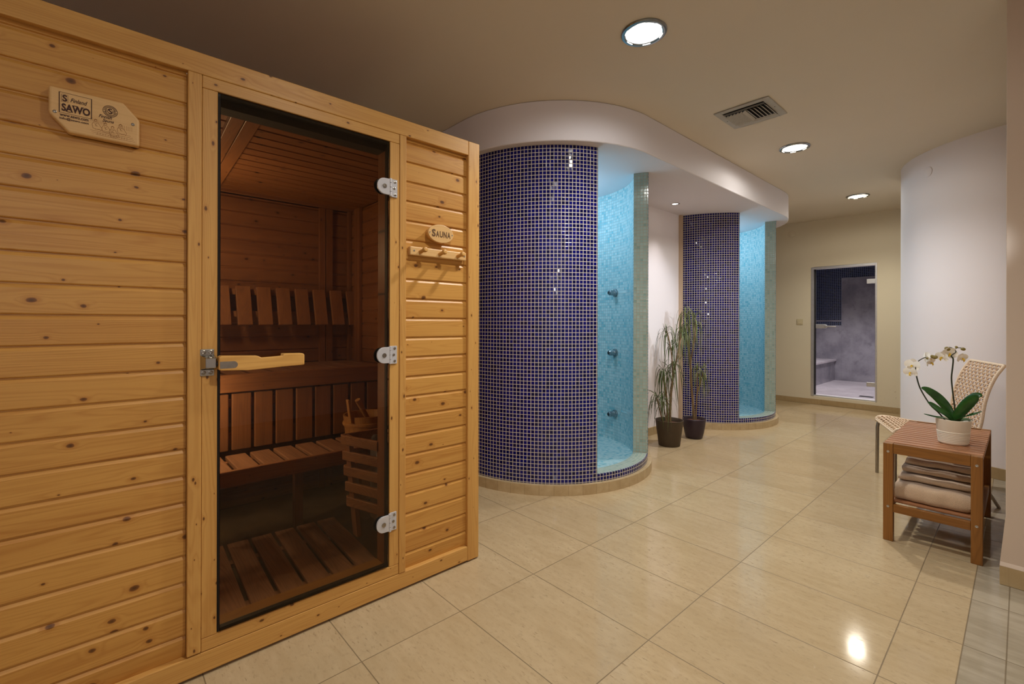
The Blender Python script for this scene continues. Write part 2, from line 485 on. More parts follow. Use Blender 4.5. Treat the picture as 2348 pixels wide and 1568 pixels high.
M['drac'] = leafmat('dracaena_leaf', S(52, 70, 30), S(92, 104, 54), .4)
M['drac2'] = leafmat('dracaena_leaf_pale', S(72, 86, 38), S(120, 124, 66), .4)

def glassmat(name, tint, rough=.0, refl=1.0):
    t = NT(name)
    tr = t.n('ShaderNodeBsdfTransparent'); tr.inputs[0].default_value = (*tint, 1)
    gl = t.n('ShaderNodeBsdfGlossy'); gl.inputs['Roughness'].default_value = rough
    fr = t.n('ShaderNodeFresnel'); fr.inputs['IOR'].default_value = 1.5
    mx = t.n('ShaderNodeMixShader')
    n = t.noise(t.pos(), 3, 2)
    t.link(t.math('MULTIPLY', fr.outputs[0], t.lin(n, 0, 1, .9 * refl, refl)), mx.inputs[0])
    t.link(tr.outputs[0], mx.inputs[1]); t.link(gl.outputs[0], mx.inputs[2]); t.link(mx.outputs[0], t.out.inputs[0])
    return t.m
M['bronze'] = glassmat('bronze_tinted_glass', (.57, .48, .36), refl=.6)
M['clear'] = glassmat('grey_tinted_glass', (.78, .78, .80), refl=.5)

def emit(name, col, s):
    t = NT(name)
    e = t.n('ShaderNodeEmission'); e.inputs[0].default_value = (*col, 1)
    n = t.noise(t.obj(), 60, 2)
    t.link(t.lin(n, 0, 1, s * .9, s * 1.1), e.inputs[1])
    t.link(e.outputs[0], t.out.inputs[0]); return t.m

# ------------------------------------------------------------------ room shell
CEIL = 2.65; SOF = 2.38
m = MB().add([(-2.2, -2.4, 0), (10.4, -2.4, 0), (10.4, 4.2, 0), (-2.2, 4.2, 0), (-2.2, -2.4, -.1), (10.4, -2.4, -.1), (10.4, 4.2, -.1), (-2.2, 4.2, -.1)],
             [(0, 1, 2, 3), (7, 6, 5, 4), (0, 4, 5, 1), (1, 5, 6, 2), (2, 6, 7, 3), (3, 7, 4, 0)])
struct(m.build('floor', M['floor']), 'beige limestone tile floor')
struct(MB().box(-2.2, 10.4, -2.4, 4.2, CEIL, CEIL + .1).build('ceiling', M['ceil']), 'plain tan painted ceiling')
struct(MB().box(-2.2, -2.1, -2.4, 4.2, 0, CEIL).build('wall_left', M['wall']))
struct(MB().box(-2.1, 3.3, -2.4, -2.3, 0, CEIL).build('wall_rear', M['wall']))
struct(MB().box(-2.1, 7.72, 3.75, 3.85, 0, CEIL).build('wall_back', M['wall']))
# far wall with door opening (y 1.307..2.061, z .12..1.975)
XF = 7.72
m = MB()
m.box(XF, XF + .09, 2.062, 3.85, 0, CEIL); m.box(XF, XF + .09, -.6, 1.300, 0, CEIL)
m.box(XF, XF + .09, 1.300, 2.062, 1.977, CEIL); m.box(XF, XF + .09, 1.300, 2.062, 0, .118)
struct(m.build('wall_far', M['wallfar']), 'cream far wall around the glass door')
struct(MB().box(XF - .012, XF - .0005, .5, 3.75, .0005, .075).build('baseboard_far', M['base'], bevel=.002))
# convex curved wall on the right
cxw, cyw, rw = 5.975, -.17, .98
def arc_wall(cx, cy, r0, r1, a0, a1, z0, z1, n=72):
    mb = MB(); vs = []
    for k in range(n + 1):
        a = math.radians(a0 + (a1 - a0) * k / n)
        for r in (r0, r1):
            for z in (z0, z1): vs.append((cx + r * math.cos(a), cy + r * math.sin(a), z))
    fs, uv = [], []
    ro = max(r0, r1)
    for k in range(n):
        b, c = 4 * k, 4 * (k + 1)
        fs += [(b, b + 1, c + 1, c), (b + 2, c + 2, c + 3, b + 3), (b + 1, b + 3, c + 3, c + 1), (b, c, c + 2, b + 2)]
        ua, ub = [math.radians((a1 - a0) * q / n) * .5 * (r0 + r1) for q in (k, k + 1)]
        ua0, ub0 = [math.radians((a1 - a0) * q / n) for q in (k, k + 1)]
        uv += [[(ua0 * r0, z0), (ua0 * r0, z1), (ub0 * r0, z1), (ub0 * r0, z0)], [(ua0 * r1, z0), (ub0 * r1, z0), (ub0 * r1, z1), (ua0 * r1, z1)],
               [(ua, 0), (ua, abs(r1 - r0)), (ub, abs(r1 - r0)), (ub, 0)], [(ua, 0), (ub, 0), (ub, abs(r1 - r0)), (ua, abs(r1 - r0))]]
    e = 4 * n; T = abs(r1 - r0)
    fs += [(0, 2, 3, 1), (e, e + 1, e + 3, e + 2)]
    uv += [[(0, z0), (T, z0), (T, z1), (0, z1)], [(0, z0), (0, z1), (T, z1), (T, z0)]]
    mb.add(vs, fs, uv); return mb
struct(arc_wall(cxw, cyw, rw - .12, rw, 30, 215, 0, CEIL).build('wall_right', M['wall'], smooth=True), 'white convex curved wall at the right')
struct(arc_wall(cxw, cyw, rw + .0005, rw + .012, 60, 205, .0005, .085).build('baseboard_right', M['base'], smooth=True))
# nearest wall at the right edge of the view
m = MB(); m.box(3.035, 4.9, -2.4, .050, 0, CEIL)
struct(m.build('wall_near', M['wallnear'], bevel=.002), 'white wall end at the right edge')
struct(MB().box(3.018, 3.034, -2.4, .068, .0005, .085).build('baseboard_near', M['base'], bevel=.002))
m = MB().add([(3.018, -2.3, .085), (3.018, .068, .085), (3.034, .068, .085), (3.034, -2.3, .085), (3.030, -2.3, .10), (3.030, .066, .10), (3.0345, .051, .30), (3.0345, -2.3, .30)],
             [(0, 3, 2, 1), (0, 1, 5, 4), (4, 5, 6, 7), (1, 2, 6, 5), (2, 3, 7, 6), (0, 4, 7, 3)])
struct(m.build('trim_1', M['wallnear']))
# white wall between the two showers
struct(MB().box(3.7205, 4.916, 2.60, 2.70, 0, SOF).build('wall_middle', M['wall']), 'white wall between the two round showers')
struct(MB().box(3.745, 4.865, 2.586, 2.5995, .0005, .08).build('baseboard_middle', M['base']))
struct(MB().box(4.880, 4.930, 2.572, 2.5995, 0.0005, SOF - .001).build('trim_2', paint('beige_corner_strip', S(198, 174, 148))))  # corner strip, a darker beige than the white wall
# dropped soffit over the showers
poly = []
for k in range(49):
    a = math.radians(180 + 90 * k / 48); poly.append((2.95 + .95 * math.cos(a), 2.75 + .95 * math.sin(a)))
for k in range(1, 12): poly.append((2.95 + (5.75 - 2.95) * k / 12, 1.80))
for k in range(49):
    a = math.radians(270 + 90 * k / 48); poly.append((5.75 + .95 * math.cos(a), 2.75 + .95 * math.sin(a)))
poly += [(6.7, 3.749), (2.0, 3.749)]
m = MB(); m.prism(poly, (0, 0, CEIL - .0005), (1, 0, 0), (0, 1, 0), (0, 0, 1), CEIL - SOF - .0005)
struct(m.build('ceiling_soffit', M['soffit'], smooth=True, bevel=.006), 'white dropped soffit with wavy fascia above the showers')

# ------------------------------------------------------------------ round showers
def disc_uv(mb, cx, cy, r, z, n=48):
    vs = [(cx, cy, z)] + [(cx + r * math.cos(2 * PI * k / n), cy + r * math.sin(2 * PI * k / n), z) for k in range(n)]
    fs = [(0, 1 + k, 1 + (k + 1) % n) for k in range(n)]
    mb.add(vs, fs, [[(vs[i][0], vs[i][1]) for i in f] for f in fs])

def shower(label, cx, cy, a_open, a_jamb, nozzles):
    root = thing('shower', label, 'shower', (cx, cy, 0), 'round tiled walk-in showers')
    RO, RI = .83, .715
    ZB, ZC = .07, .1212
    span0, span1 = a_jamb, a_open + 360
    # outer tiled skin, inner skin and the two jambs
    arc_wall(cx, cy, RO - .03, RO, span0, span1, ZB, SOF - .0008, 110).build('outer_wall', NAVY, root, smooth=True)['label'] = 'navy mosaic outer wall'
    arc_wall(cx, cy, RI, RO - .031, span0, span1, .0, SOF - .0008, 110).build('inner_wall', AQUA, root, smooth=True)['label'] = 'aqua mosaic inner wall'
    for ang in (a_jamb, a_open):
        a = math.radians(ang); d = V((math.cos(a), math.sin(a), 0)); tn = V((-d.y, d.x, 0)) * (-1 if ang == a_jamb else 1)
        p = V((cx, cy, 0)) + tn * .003
        q = [p + d * RI, p + d * (RO - .002)]
        vs = [q[0] + V((0, 0, ZC)), q[1] + V((0, 0, ZC)), q[1] + V((0, 0, SOF - .001)), q[0] + V((0, 0, SOF - .001))]
        mb = MB().add(vs + [v - tn * .003 for v in vs], [(0, 1, 2, 3) if ang != a_jamb else (3, 2, 1, 0)] + [(0, 1, 5, 4), (1, 2, 6, 5), (2, 3, 7, 6), (3, 0, 4, 7)],
                      [[(0, ZC), (RO - RI, ZC), (RO - RI, SOF), (0, SOF)] if ang != a_jamb else [(0, SOF), (RO - RI, SOF), (RO - RI, ZC), (0, ZC)]] + [[(0, 0), (.002, 0), (.002, .002), (0, .002)]] * 4)
        mb.build('jamb', GREEN, root)
    # curb across the opening: navy face, pale green top
    arc_wall(cx, cy, RO - .012, RO, a_open, a_jamb, ZB, ZC, 30).build('curb_face', NAVY, root, smooth=True)['label'] = 'navy mosaic curb face'
    arc_wall(cx, cy, RI, RO - .0125, a_open, a_jamb, .0, ZC + .001, 30).build('curb', GREEN, root, smooth=True)['label'] = 'pale green mosaic curb top'
    mb = MB(); disc_uv(mb, cx, cy, RI + .005, .08); mb.build('shower_floor', AQUA, root)
    arc_wall(cx, cy, RO - .04, RO + .03, 0, 360, .0, ZB - .0005, 96).build('base_ring', M['ring'], root, smooth=True)['label'] = 'beige stone base ring'
    for (a, z) in nozzles:
        an = math.radians(a); d = V((math.cos(an), math.sin(an), 0))
        c = V((cx, cy, z)) + d * RI
        mb = MB(); mb.lathe([(0, .080), (.016, .080), (.017, .075), (.020, .075), (.0245, .070), (.0250, .024), (.027, .018), (.034, .015), (.0365, .008), (.0365, -.002), (0, -.002)], c, 24, -d)
        nz = mb.build('body_jet', M['jet'], root, smooth=True)
        mb = MB(); mb.lathe([(0, .0812), (.012, .0812), (.012, .0801), (0, .0801)], c, 16, -d)
        mb.build('jet_face', M['darkmetal'], nz)
    return root
shower('nearer round shower with navy mosaic outside, beside the wooden sauna', 2.89, 2.74, 247.9, 300.0, [(342.3, 1.444), (342.3, .892), (342.3, .33)])
shower('farther round shower with navy mosaic outside, behind the potted plants', 5.745, 2.755, 233.5, 287.0, [])

# ------------------------------------------------------------------ ceiling fittings
def downlight(x, y, label, col):
    slot = emit('glint_glow', col, 5)  # glowing arcs on the trim ring, highlights of its clips painted as emission
    r = thing('downlight', label, 'ceiling light', (x, y, CEIL), 'recessed ceiling downlights')
    mb = MB(); mb.lathe([(.113, 0), (.114, -.004), (.110, -.009), (.098, -.011), (.090, -.009), (.087, -.004), (.0865, .0)], (x, y, CEIL - .0005), 48)
    mb.build('trim_ring', M['jet'], r, smooth=True)
    mb = MB(); mb.lathe([(0, -.010), (.040, -.0098), (.07, -.008), (.084, -.004), (.0862, -.001)], (x, y, CEIL - .0005), 40)
    mb.build('lit_glass', emit('lamp_glass', col, 9), r, smooth=True)
    for k in range(6):
        mb = MB(); a0 = k * PI / 3 + .2
        path = [(x + .0925 * math.cos(a0 + q * .07), y + .0925 * math.sin(a0 + q * .07), CEIL - .0105) for q in range(7)]
        mb.tube(path, .0022, 6)
        mb.build('ring_glint', slot, r, smooth=True)
    return r
downlight(2.075, 1.298, 'largest-looking round chrome downlight, nearest in the ceiling row', (1, .95, .86))
downlight(4.375, 1.292, 'middle round chrome downlight of the ceiling row, beyond the vent', (1, .92, .78))
downlight(6.58, 1.288, 'farthest round chrome downlight in the ceiling, before the glass door', (1, .88, .62))
r = thing('spotlight', 'small recessed spotlight in the soffit between the two showers', 'spotlight', (4.377, 2.372, SOF))
mb = MB(); mb.lathe([(.045, .0), (.045, -.004), (.040, -.007), (.031, -.006), (.028, -.001)], (4.377, 2.372, SOF - .0005), 32); mb.build('trim_ring', M['chrome'], r, smooth=True)
mb = MB(); mb.lathe([(0, -.004), (.02, -.0035), (.0278, -.0015)], (4.377, 2.372, SOF - .0005), 24); mb.build('lit_glass', emit('spot_glass', (1, .94, .88), 12), r, smooth=True)
# air vent
vx, vy, hw = 3.43, 1.292, .18
r = thing('air_vent', 'square white metal ceiling vent with angled louvres', 'vent', (vx, vy, CEIL))
Z = CEIL - .0005
mb = MB()
for (x0, x1, y0, y1) in ((vx - hw, vx + hw, vy - hw, vy - hw + .045), (vx - hw, vx + hw, vy + hw - .045, vy + hw), (vx - hw, vx - hw + .04, vy - hw + .045, vy + hw - .045), (vx + hw - .04, vx + hw, vy - hw + .045, vy + hw - .045)):
    mb.box(x0, x1, y0, y1, Z - .008, Z)
mb.build('frame', M['blind'], r, bevel=.003)
mb = MB(); mb.box(vx - hw + .035, vx + hw - .035, vy - hw + .04, vy + hw - .04, Z - .0022, Z - .0008); mb.build('duct_opening', M['black'], r)
nl = 12; y0 = vy - hw + .052; y1 = vy + hw - .052
for k in range(nl):
    yc = y0 + (y1 - y0) * k / (nl - 1)
    sgn = 1 if k < nl / 2 else -1
    mb = MB(); a = math.radians(38) * sgn
    mb.obox((vx + .01, yc, Z - .011), (.095, 0, 0), (0, math.cos(a) * .0112, math.sin(a) * .0112), (0, -math.sin(a) * .0008, math.cos(a) * .0008))
    mb.build('louvre', M['blind'], r)
for k, xx in enumerate((vx - .128, vx - .113, vx + .115)):
    mb = MB(); a = math.radians(35 if k < 2 else -20)
    mb.obox((xx, vy, Z - .011), (math.cos(a) * .009, 0, math.sin(a) * .009), (0, .133, 0), (-math.sin(a) * .0008, 0, math.cos(a) * .0008))
    mb.build('side_louvre', M['blind'], r)
for yy in (vy - hw + .022, vy + hw - .022):
    mb = MB(); mb.lathe([(0, -.0085), (.004, -.0085), (.004, -.0078), (0, -.0078)], (vx, yy, Z), 10)
    mb.build('screw', M['darkmetal'], r)

# covers and the light switch
mb = MB(); mb.lathe([(0, .004), (.05, .004), (.053, .0025), (.053, 0)], (XF - .0005, 2.315, 2.50), 32, (-1, 0, 0))
tag(mb.build('junction_box_cover', M['wallfar'], smooth=True), 'round cream blank cover high on the far wall beside the farther shower', 'cover plate', 'round blank wall covers')
a = math.radians(133); mb = MB()
mb.lathe([(0, .004), (.04, .004), (.043, .0025), (.043, 0)], (cxw + (rw + .001) * math.cos(a), cyw + (rw + .001) * math.sin(a), 2.47), 32, (math.cos(a), math.sin(a), 0))
tag(mb.build('junction_box_cover', M['wall'], smooth=True), 'round white blank cover high on the curved wall', 'cover plate', 'round blank wall covers')
r = thing('light_switch', 'square cream light switch beside the glass door', 'switch', (XF, 2.206, 1.187))
MB().box(XF - .008, XF - .0005, 2.165, 2.247, 1.146, 1.228).build('cover_frame', M['plate'], r, bevel=.003)
MB().box(XF - .013, XF - .0082, 2.178, 2.234, 1.159, 1.215).build('rocker', M['plate'], r, bevel=.002)

# ------------------------------------------------------------------ steam room behind the glass door
XB = 10.2
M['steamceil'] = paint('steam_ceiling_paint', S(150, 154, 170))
struct(MB().box(XF + .09, XB, .3, 3.2, .05, .118).build('floor_steam', M['marblefloor']), 'pale marble floor behind the glass door')
def uvquad(mb, a, b, c, d):
    vs = [V(a), V(b), V(c), V(d)]; w = (vs[1] - vs[0]).length; h = (vs[3] - vs[0]).length
    mb.add(vs, [(0, 1, 2, 3)], [[(0, 0), (w, 0), (w, h), (0, h)]])
mb = MB(); uvquad(mb, (XB, 3.2, .118), (XB, .3, .118), (XB, .3, 2.4), (XB, 3.2, 2.4)); struct(mb.build('wall_steam_back', NAVY2))
mb = MB(); uvquad(mb, (XF + .1, 3.2, .118), (XB, 3.2, .118), (XB, 3.2, 2.4), (XF + .1, 3.2, 2.4)); struct(mb.build('wall_steam_left', NAVY2))
mb = MB(); uvquad(mb, (XB, .3, .118), (XF + .1, .3, .118), (XF + .1, .3, 2.4), (XB, .3, 2.4)); struct(mb.build('wall_steam_right', NAVY2))
struct(MB().box(XF + .09, XB, .3, 3.2, 2.4, 2.45).build('ceiling_steam', M['steamceil']))
struct(MB().box(XB - .012, XB - .001, .31, 2.235, .119, 2.0).build('trim_3', M['marble']), 'grey marble panel on the steam room back wall')
struct(MB().box(XB - .013, XB - .001, 2.236, 3.19, .119, 1.13).build('trim_4', M['marble']))
struct(MB().box(XB - .010, XB - .001, 2.236, 3.19, 1.2, 1.225).build('trim_5', M['marble']))
r = thing('steam_room_bench', 'grey marble bench inside the steam room, behind the glass door', 'bench', (9.1, 2.75, .118))
MB().box(XF + .15, XB - .02, 2.335, 3.19, .1185, .47).build('bench_front', M['marble'], r)
MB().box(XF + .15, XB - .02, 2.31, 3.19, .471, .505).build('bench_top', M['marblefloor'], r, bevel=.003)
mb = MB(); mb.box(8.15, 8.25, 1.42, 1.58, .1185, .121)
tag(mb.build('floor_drain', M['darkmetal']), 'small dark drain slot in the marble floor behind the glass door', 'drain')
# door_1: frame, pane, hinges, lever
d1 = thing('door_1', 'clear glass door in a slim metal frame in the far wall', 'door', (XF, 1.68, .118)); d1['kind'] = 'structure'; 
mb = MB()
X0, X1 = XF - .006, XF + .085
mb.box(X0, X1, 2.030, 2.0615, .1185, 1.9765); mb.box(X0, X1, 1.3005, 1.318, .1185, 1.9765); mb.box(X0, X1, 1.318, 2.030, 1.945, 1.9765); mb.box(X0 + .03, X1, 1.318, 2.030, .1185, .135)
mb.build('door_frame', M['nickel'], d1, bevel=.002)
MB().box(XF + .030, XF + .038, 1.322, 2.012, .15, 1.938).build('glass_pane', M['clear'], d1)
mb = MB(); mb.box(XF + .039, XF + .060, 2.0125, 2.0295, .1355, 1.9445); mb.build('seal', M['black'], d1)
for z0, z1 in ((1.705, 1.765), (.318, .375)):
    MB().box(XF + .018, XF + .05, 1.3205, 1.415, z0, z1).build('hinge', M['nickel'], d1, bevel=.003)
MB().box(XF + .012, XF + .056, 1.90, 2.006, 1.096, 1.154).build('lock_plate', M['nickel'], d1, bevel=.004)
mb = MB(); mb.lathe([(0, .02), (.026, .02), (.028, .0), ], (XF + .011, 1.888, 1.124), 24, (-1, 0, 0)); mb.tube([(XF - .008, 1.888, 1.124), (XF - .03, 1.886, 1.124), (XF - .034, 1.87, 1.124), (XF - .034, 1.75, 1.122)], .009, 10)
mb.build('door_lever', M['nickel'], d1, smooth=True)

# ------------------------------------------------------------------ sauna cabin
Y0 = 1.811; SX0, SX1 = -.80, 1.418; YB = 3.29; IX0, IX1 = -.72, 1.355; IYB = 3.235; IZ = 1.95
cab = thing('sauna_cabin', 'large knotty pine sauna cabin with bronze glass door at the left', 'sauna', (.3, 2.5, 0))
def boards(o, ld, vd, nd, length, width, pitch, off=0., depth=.0065, back=.012):
    """tongue-and-groove boards: o corner, ld length dir, vd across dir, nd outward normal"""
    o, ld, vd, nd = V(o), V(ld), V(vd), V(nd)
    prof = [(0., -back), (0., -depth)]
    v = -off
    k0 = math.floor(off / pitch) if False else 0
    s = -((off) % pitch)
    while s < width:
        for dv, dn in ((0, -depth), (.0025, -depth), (.0045, -.0012), (.007, 0), (pitch - .011, 0), (pitch - .003, -.0045), (pitch - .0012, -depth)):
            q = s + dv
            if 0 < q < width: prof.append((q, dn))
        s += pitch
    prof += [(width, -depth), (width, -back)]
    n = len(prof)
    a = [o + vd * p + nd * d for p, d in prof]; b = [p + ld * length for p in a]
    fs = [(i, n + i, n + i + 1, i + 1) for i in range(n - 1)] + [(0, n - 1, 2 * n - 1, n)]
    fs += [tuple(range(n)), tuple(range(2 * n - 1, n - 1, -1))]
    return MB().add(a + b, fs)
PT = .0865
def fix(mb): return mb
# front boards (groove at z = 1.186 + k * .0865)
z0 = .0785; off = (z0 - .0615) % PT
boards((SX0 + .06, Y0 + .016, z0), (1, 0, 0), (0, 0, 1), (0, -1, 0), .222 - SX0 - .06, 1.9045, PT, off).build('front_panel', M['boardX'], cab)['label'] = 'left front panel of horizontal boards'
boards((1.0125, Y0 + .016, z0), (1, 0, 0), (0, 0, 1), (0, -1, 0), .337, 1.9045, PT, off).build('front_panel', M['boardX'], cab)['label'] = 'right front panel of horizontal boards'
MB().box(SX0 + .06, 1.3495, Y0, Y0 + .04, 1.983, 2.053).build('top_rail', M['railX'], cab, bevel=.003)
MB().box(SX0 + .06, 1.3495, Y0, Y0 + .04, .010, .0785).build('bottom_rail', M['railX'], cab, bevel=.003)
MB().box(1.350, SX1, Y0, Y0 + .07, .006, 2.053).build('corner_post', M['postZ'], cab, bevel=.004)
MB().box(SX0, SX0 + .0595, Y0, Y0 + .07, .006, 2.053).build('corner_post', M['postZ'], cab, bevel=.004)
MB().box(.223, .2615, Y0 - .002, Y0 + .03, .0825, 1.9825).build('trim_strip', M['postZ'], cab, bevel=.003)
MB().box(.9805, 1.012, Y0 - .002, Y0 + .03, .0795, 1.9825).build('trim_strip', M['postZ'], cab, bevel=.003)
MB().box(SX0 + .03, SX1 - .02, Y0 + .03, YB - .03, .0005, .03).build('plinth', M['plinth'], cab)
# door frame
fr = MB().box(.2622, .3065, Y0 + .001, Y0 + .03, .124, 1.941).box(.935, .9798, Y0 + .001, Y0 + .03, .124, 1.941).build('door_stile', M['postZ'], cab, bevel=.0025)
MB().box(.2622, .9798, Y0 + .001, Y0 + .03, 1.9415, 1.9825).build('door_head', M['railX'], cab, bevel=.0025)
MB().box(.2622, .9798, Y0 + .001, Y0 + .03, .0800, .1235).build('door_sill', M['railX'], cab, bevel=.0025)
# reveals (wall thickness) behind the glass
for b in ((.928, .975, Y0 + .032, Y0 + .10, .05, 1.975), (.262, .300, Y0 + .032, Y0 + .10, .05, 1.975)):
    MB().box(*b).build('inner_jamb', M['inZ'], cab, bevel=.002)
for b in ((.3005, .9275, Y0 + .032, Y0 + .10, 1.905, 1.975), (.3005, .9275, Y0 + .032, Y0 + .10, .035, .128)):
    MB().box(*b).build('inner_reveal', M['plinth'] if b[4] > 1 else M['railX'], cab, bevel=.002)  # upper reveal dark brown, the header's shade put into its colour
# shell
boards((SX0, YB - .02, .03), (1, 0, 0), (0, 0, 1), (0, 1, 0), SX1 - SX0, 2.0, PT, .0).build('rear_panel', M['boardX'], cab)
boards((SX1 - .015, Y0 + .0705, .03), (0, 1, 0), (0, 0, 1), (1, 0, 0), YB - Y0 - .10, 2.0, PT, .0).build('side_panel', wood('spruce_side', 'Y', 'Z', SPL, SPD, SPK, board=(.0865, .03)), cab)
boards((SX0 + .015, Y0 + .0705, .03), (0, 1, 0), (0, 0, 1), (-1, 0, 0), YB - Y0 - .10, 2.0, PT, .0).build('side_panel', bpy.data.materials['spruce_side'], cab)
MB().box(SX0 + .01, SX1 - .003, Y0 + .041, YB - .005, 2.035, 2.052).build('roof_panel', M['railX'], cab)
MB().box(IX0, IX1, Y0 + .1005, IYB, .0305, .035).build('cabin_floor', plain('cabin_floor_tile', S(126, 103, 76), .6, var=.2, scale=9), cab)
boards((IX0, IYB, .035), (1, 0, 0), (0, 0, 1), (0, -1, 0), IX1 - IX0, IZ - .035, PT, .0).build('back_lining', M['inX'], cab)
boards((IX1, Y0 + .10, .035), (0, 1, 0), (0, 0, 1), (-1, 0, 0), IYB - Y0 - .10, IZ - .035, PT, .0).build('side_lining', M['inY'], cab)
boards((IX0, Y0 + .10, .035), (0, 1, 0), (0, 0, 1), (1, 0, 0), IYB - Y0 - .10, IZ - .035, PT, .0).build('side_lining', M['inY'], cab)
boards((IX0, Y0 + .10, IZ), (1, 0, 0), (0, 1, 0), (0, 0, -1), IX1 - IX0, IYB - Y0 - .10, PT, .0).build('ceiling_lining', M['inC'], cab)
mb = MB(); mb.box(IX0, .262, Y0 + .045, Y0 + .098, .035, IZ); mb.box(.976, IX1, Y0 + .045, Y0 + .098, .035, IZ); mb.box(.2625, .9755, Y0 + .045, Y0 + .098, 1.976, 2.03)
mb.build('front_lining', M['inX'], cab)
for x0, x1 in ((1.137, 1.176), (1.181, 1.226)):
    MB().box(x0, x1, IYB - .026, IYB - .001, .036, IZ - .001).build('cover_batten', M['inZ'], cab, bevel=.002)
for y0, y1 in ((3.195, 3.232), (3.068, 3.110), (3.022, 3.064)):
    MB().box(IX1 - .022, IX1 - .001, y0, y1, .036, IZ - .001).build('cover_batten', M['inZ'], cab, bevel=.002)
def skew_bar(xa, xb, w): 
    mb = MB(); mb.bar((xa, 1.915, IZ - .014), (xb, 3.20, IZ - .014), (1, 0, 0), w, .026); return mb
skew_bar(.392, .452, .046).build('ceiling_batten', M['inBY'], cab, bevel=.002)
skew_bar(.443, .503, .050).build('ceiling_batten', M['inBY'], cab, bevel=.002)
# tinted glass door as a part, with its hinges, handle and inlay
gd = MB().box(.314, .928, Y0 - .004, Y0 + .004, .131, 1.935).build('glass_door', M['bronze'], cab)
gd['label'] = 'bronze tinted glass door leaf'
mb = MB(); mb.box(.307, .316, Y0 + .010, Y0 + .030, .124, 1.941); mb.box(.926, .9345, Y0 + .010, Y0 + .030, .124, 1.941); mb.box(.316, .926, Y0 + .010, Y0 + .030, 1.930, 1.941); mb.box(.316, .926, Y0 + .010, Y0 + .030, .124, .134)
mb.build('door_seal', M['black'], cab)
def hinge(z):
    mb = MB()
    pts = [(.927, -.034)] + [(.903 - .032 * math.sin(t * PI / 12), -.034 * math.cos(t * PI / 12)) for t in range(13)] + [(.927, .034)]
    pts = [(x, zz) for x, zz in pts][::-1]
    pts2 = pts
    mb.prism([(x, z + zz) for x, zz in pts], (0, Y0 - .014, 0), (1, 0, 0), (0, 0, 1), (0, -1, 0), .009)
    h = mb.build('hinge', M['hinge'], gd, bevel=.0015)
    mb = MB(); mb.box(.937, .966, Y0 - .006, Y0 + .0005, z - .038, z + .038)
    for k, (z0, z1) in enumerate(((-.038, -.0195), (-.019, -.0005), (0, .0185), (.019, .038))):
        mb.tube([(.932, Y0 - .010, z + z0 + .0003), (.932, Y0 - .010, z + z1 - .0003)], .0062, 14)
    mb.build('hinge_plate', M['hinge'], gd, bevel=.001)
    mb = MB(); mb.lathe([(0, .003), (.004, .0022), (.0042, .0032), (.009, .003), (.0095, 0)], (.903, Y0 - .0141, z), 20, (0, -1, 0))
    mb.build('hinge_screw', M['steel'], gd, smooth=True)
    for dz in (-.027, 0, .027):
        mb = MB(); mb.lathe([(0, .0012), (.003, .001), (.0035, .002), (.0058, .0012), (.006, 0)], (.9525 - (.004 if dz == 0 else 0) + .002, Y0 - .0061, z + dz), 14, (0, -1, 0))
        mb.build('hinge_screw', M['steel'], gd, smooth=True)
    mb = MB(); mb.lathe([(0, .003), (.032, .003), (.033, 0)], (.897, Y0 + .0075, z), 28, (0, -1, 0)); mb.build('hinge_washer', M['black'], gd)
for z in (1.742, 1.030, .318): hinge(z)
# wooden pull handle: two feet, long bowed bar
mb = MB()
top = [(.303, 1.053), (.310, 1.057), (.418, 1.0525), (.425, 1.049), (.430, 1.046), (.497, 1.049), (.500, 1.054), (.504, 1.0565), (.566, 1.055), (.573, 1.051)]
bot = [(.573, 1.013), (.56, 1.012), (.50, 1.010), (.43, 1.006), (.39, 1.004), (.36, 1.006), (.31, 1.008), (.303, 1.012)]
def hpoly(yf):
    return top + bot
outl = [(x, z) for x, z in top + bot]
n = len(outl)
def yfront(x): return Y0 - .044
fv = [(x, yfront(x), z) for x, z in outl]; bv = [(x, Y0 - .026 if .425 < x < .50 else Y0 - .0055, z) for x, z in outl]
fs = [tuple(range(n - 1, -1, -1)), tuple(range(n, 2 * n))] + [(i, (i + 1) % n, n + (i + 1) % n, n + i) for i in range(n)]
mb.add(fv + bv, fs)
mb.build('pull_handle', M['handlewood'], gd, bevel=.004, seg=3)['label'] = 'pale wooden pull handle'
mb = MB(); 
pts = [(.306, 1.012), (.346, 1.012)] + [(.346 + .0115 * math.sin(t * PI / 10), 1.0235 - .0115 * math.cos(t * PI / 10)) for t in range(1, 10)] + [(.346, 1.035), (.306, 1.035)]
mb.prism([(x, z + .003) for x, z in pts], (0, Y0 - .0446, 0), (1, 0, 0), (0, 0, 1), (0, -1, 0), .004)
mb.build('handle_inlay', M['steel'], gd)
# latch keeper on the stile
lt = MB()
lt.box(.257, .297, Y0 - .004, Y0 + .0005, 1.058, 1.079); lt.box(.257, .297, Y0 - .004, Y0 + .0005, .990, 1.012)
a = [(.257, Y0 - .001, 1.012), (.299, Y0 - .001, 1.012), (.299, Y0 - .001, 1.060), (.257, Y0 - .001, 1.060), (.270, Y0 - .026, 1.017), (.299, Y0 - .028, 1.017), (.299, Y0 - .028, 1.050), (.270, Y0 - .026, 1.050)]
lt.add(a, [(0, 3, 2, 1), (4, 5, 6, 7), (0, 1, 5, 4), (1, 2, 6, 5), (2, 3, 7, 6), (3, 0, 4, 7)])
lk = lt.build('latch_keeper', plain('dark_chrome', (.42, .41, .38), .14, 1., var=.02), fr, bevel=.002)
for x in (.267, .287):
    for z in (1.069, 1.001):
        mb = MB(); mb.lathe([(0, .0012), (.003, .001), (.0045, .0022), (.007, .0012), (.0072, 0)], (x, Y0 - .0041, z), 14, (0, -1, 0))
        mb.build('latch_screw', M['steel'], fr, smooth=True)
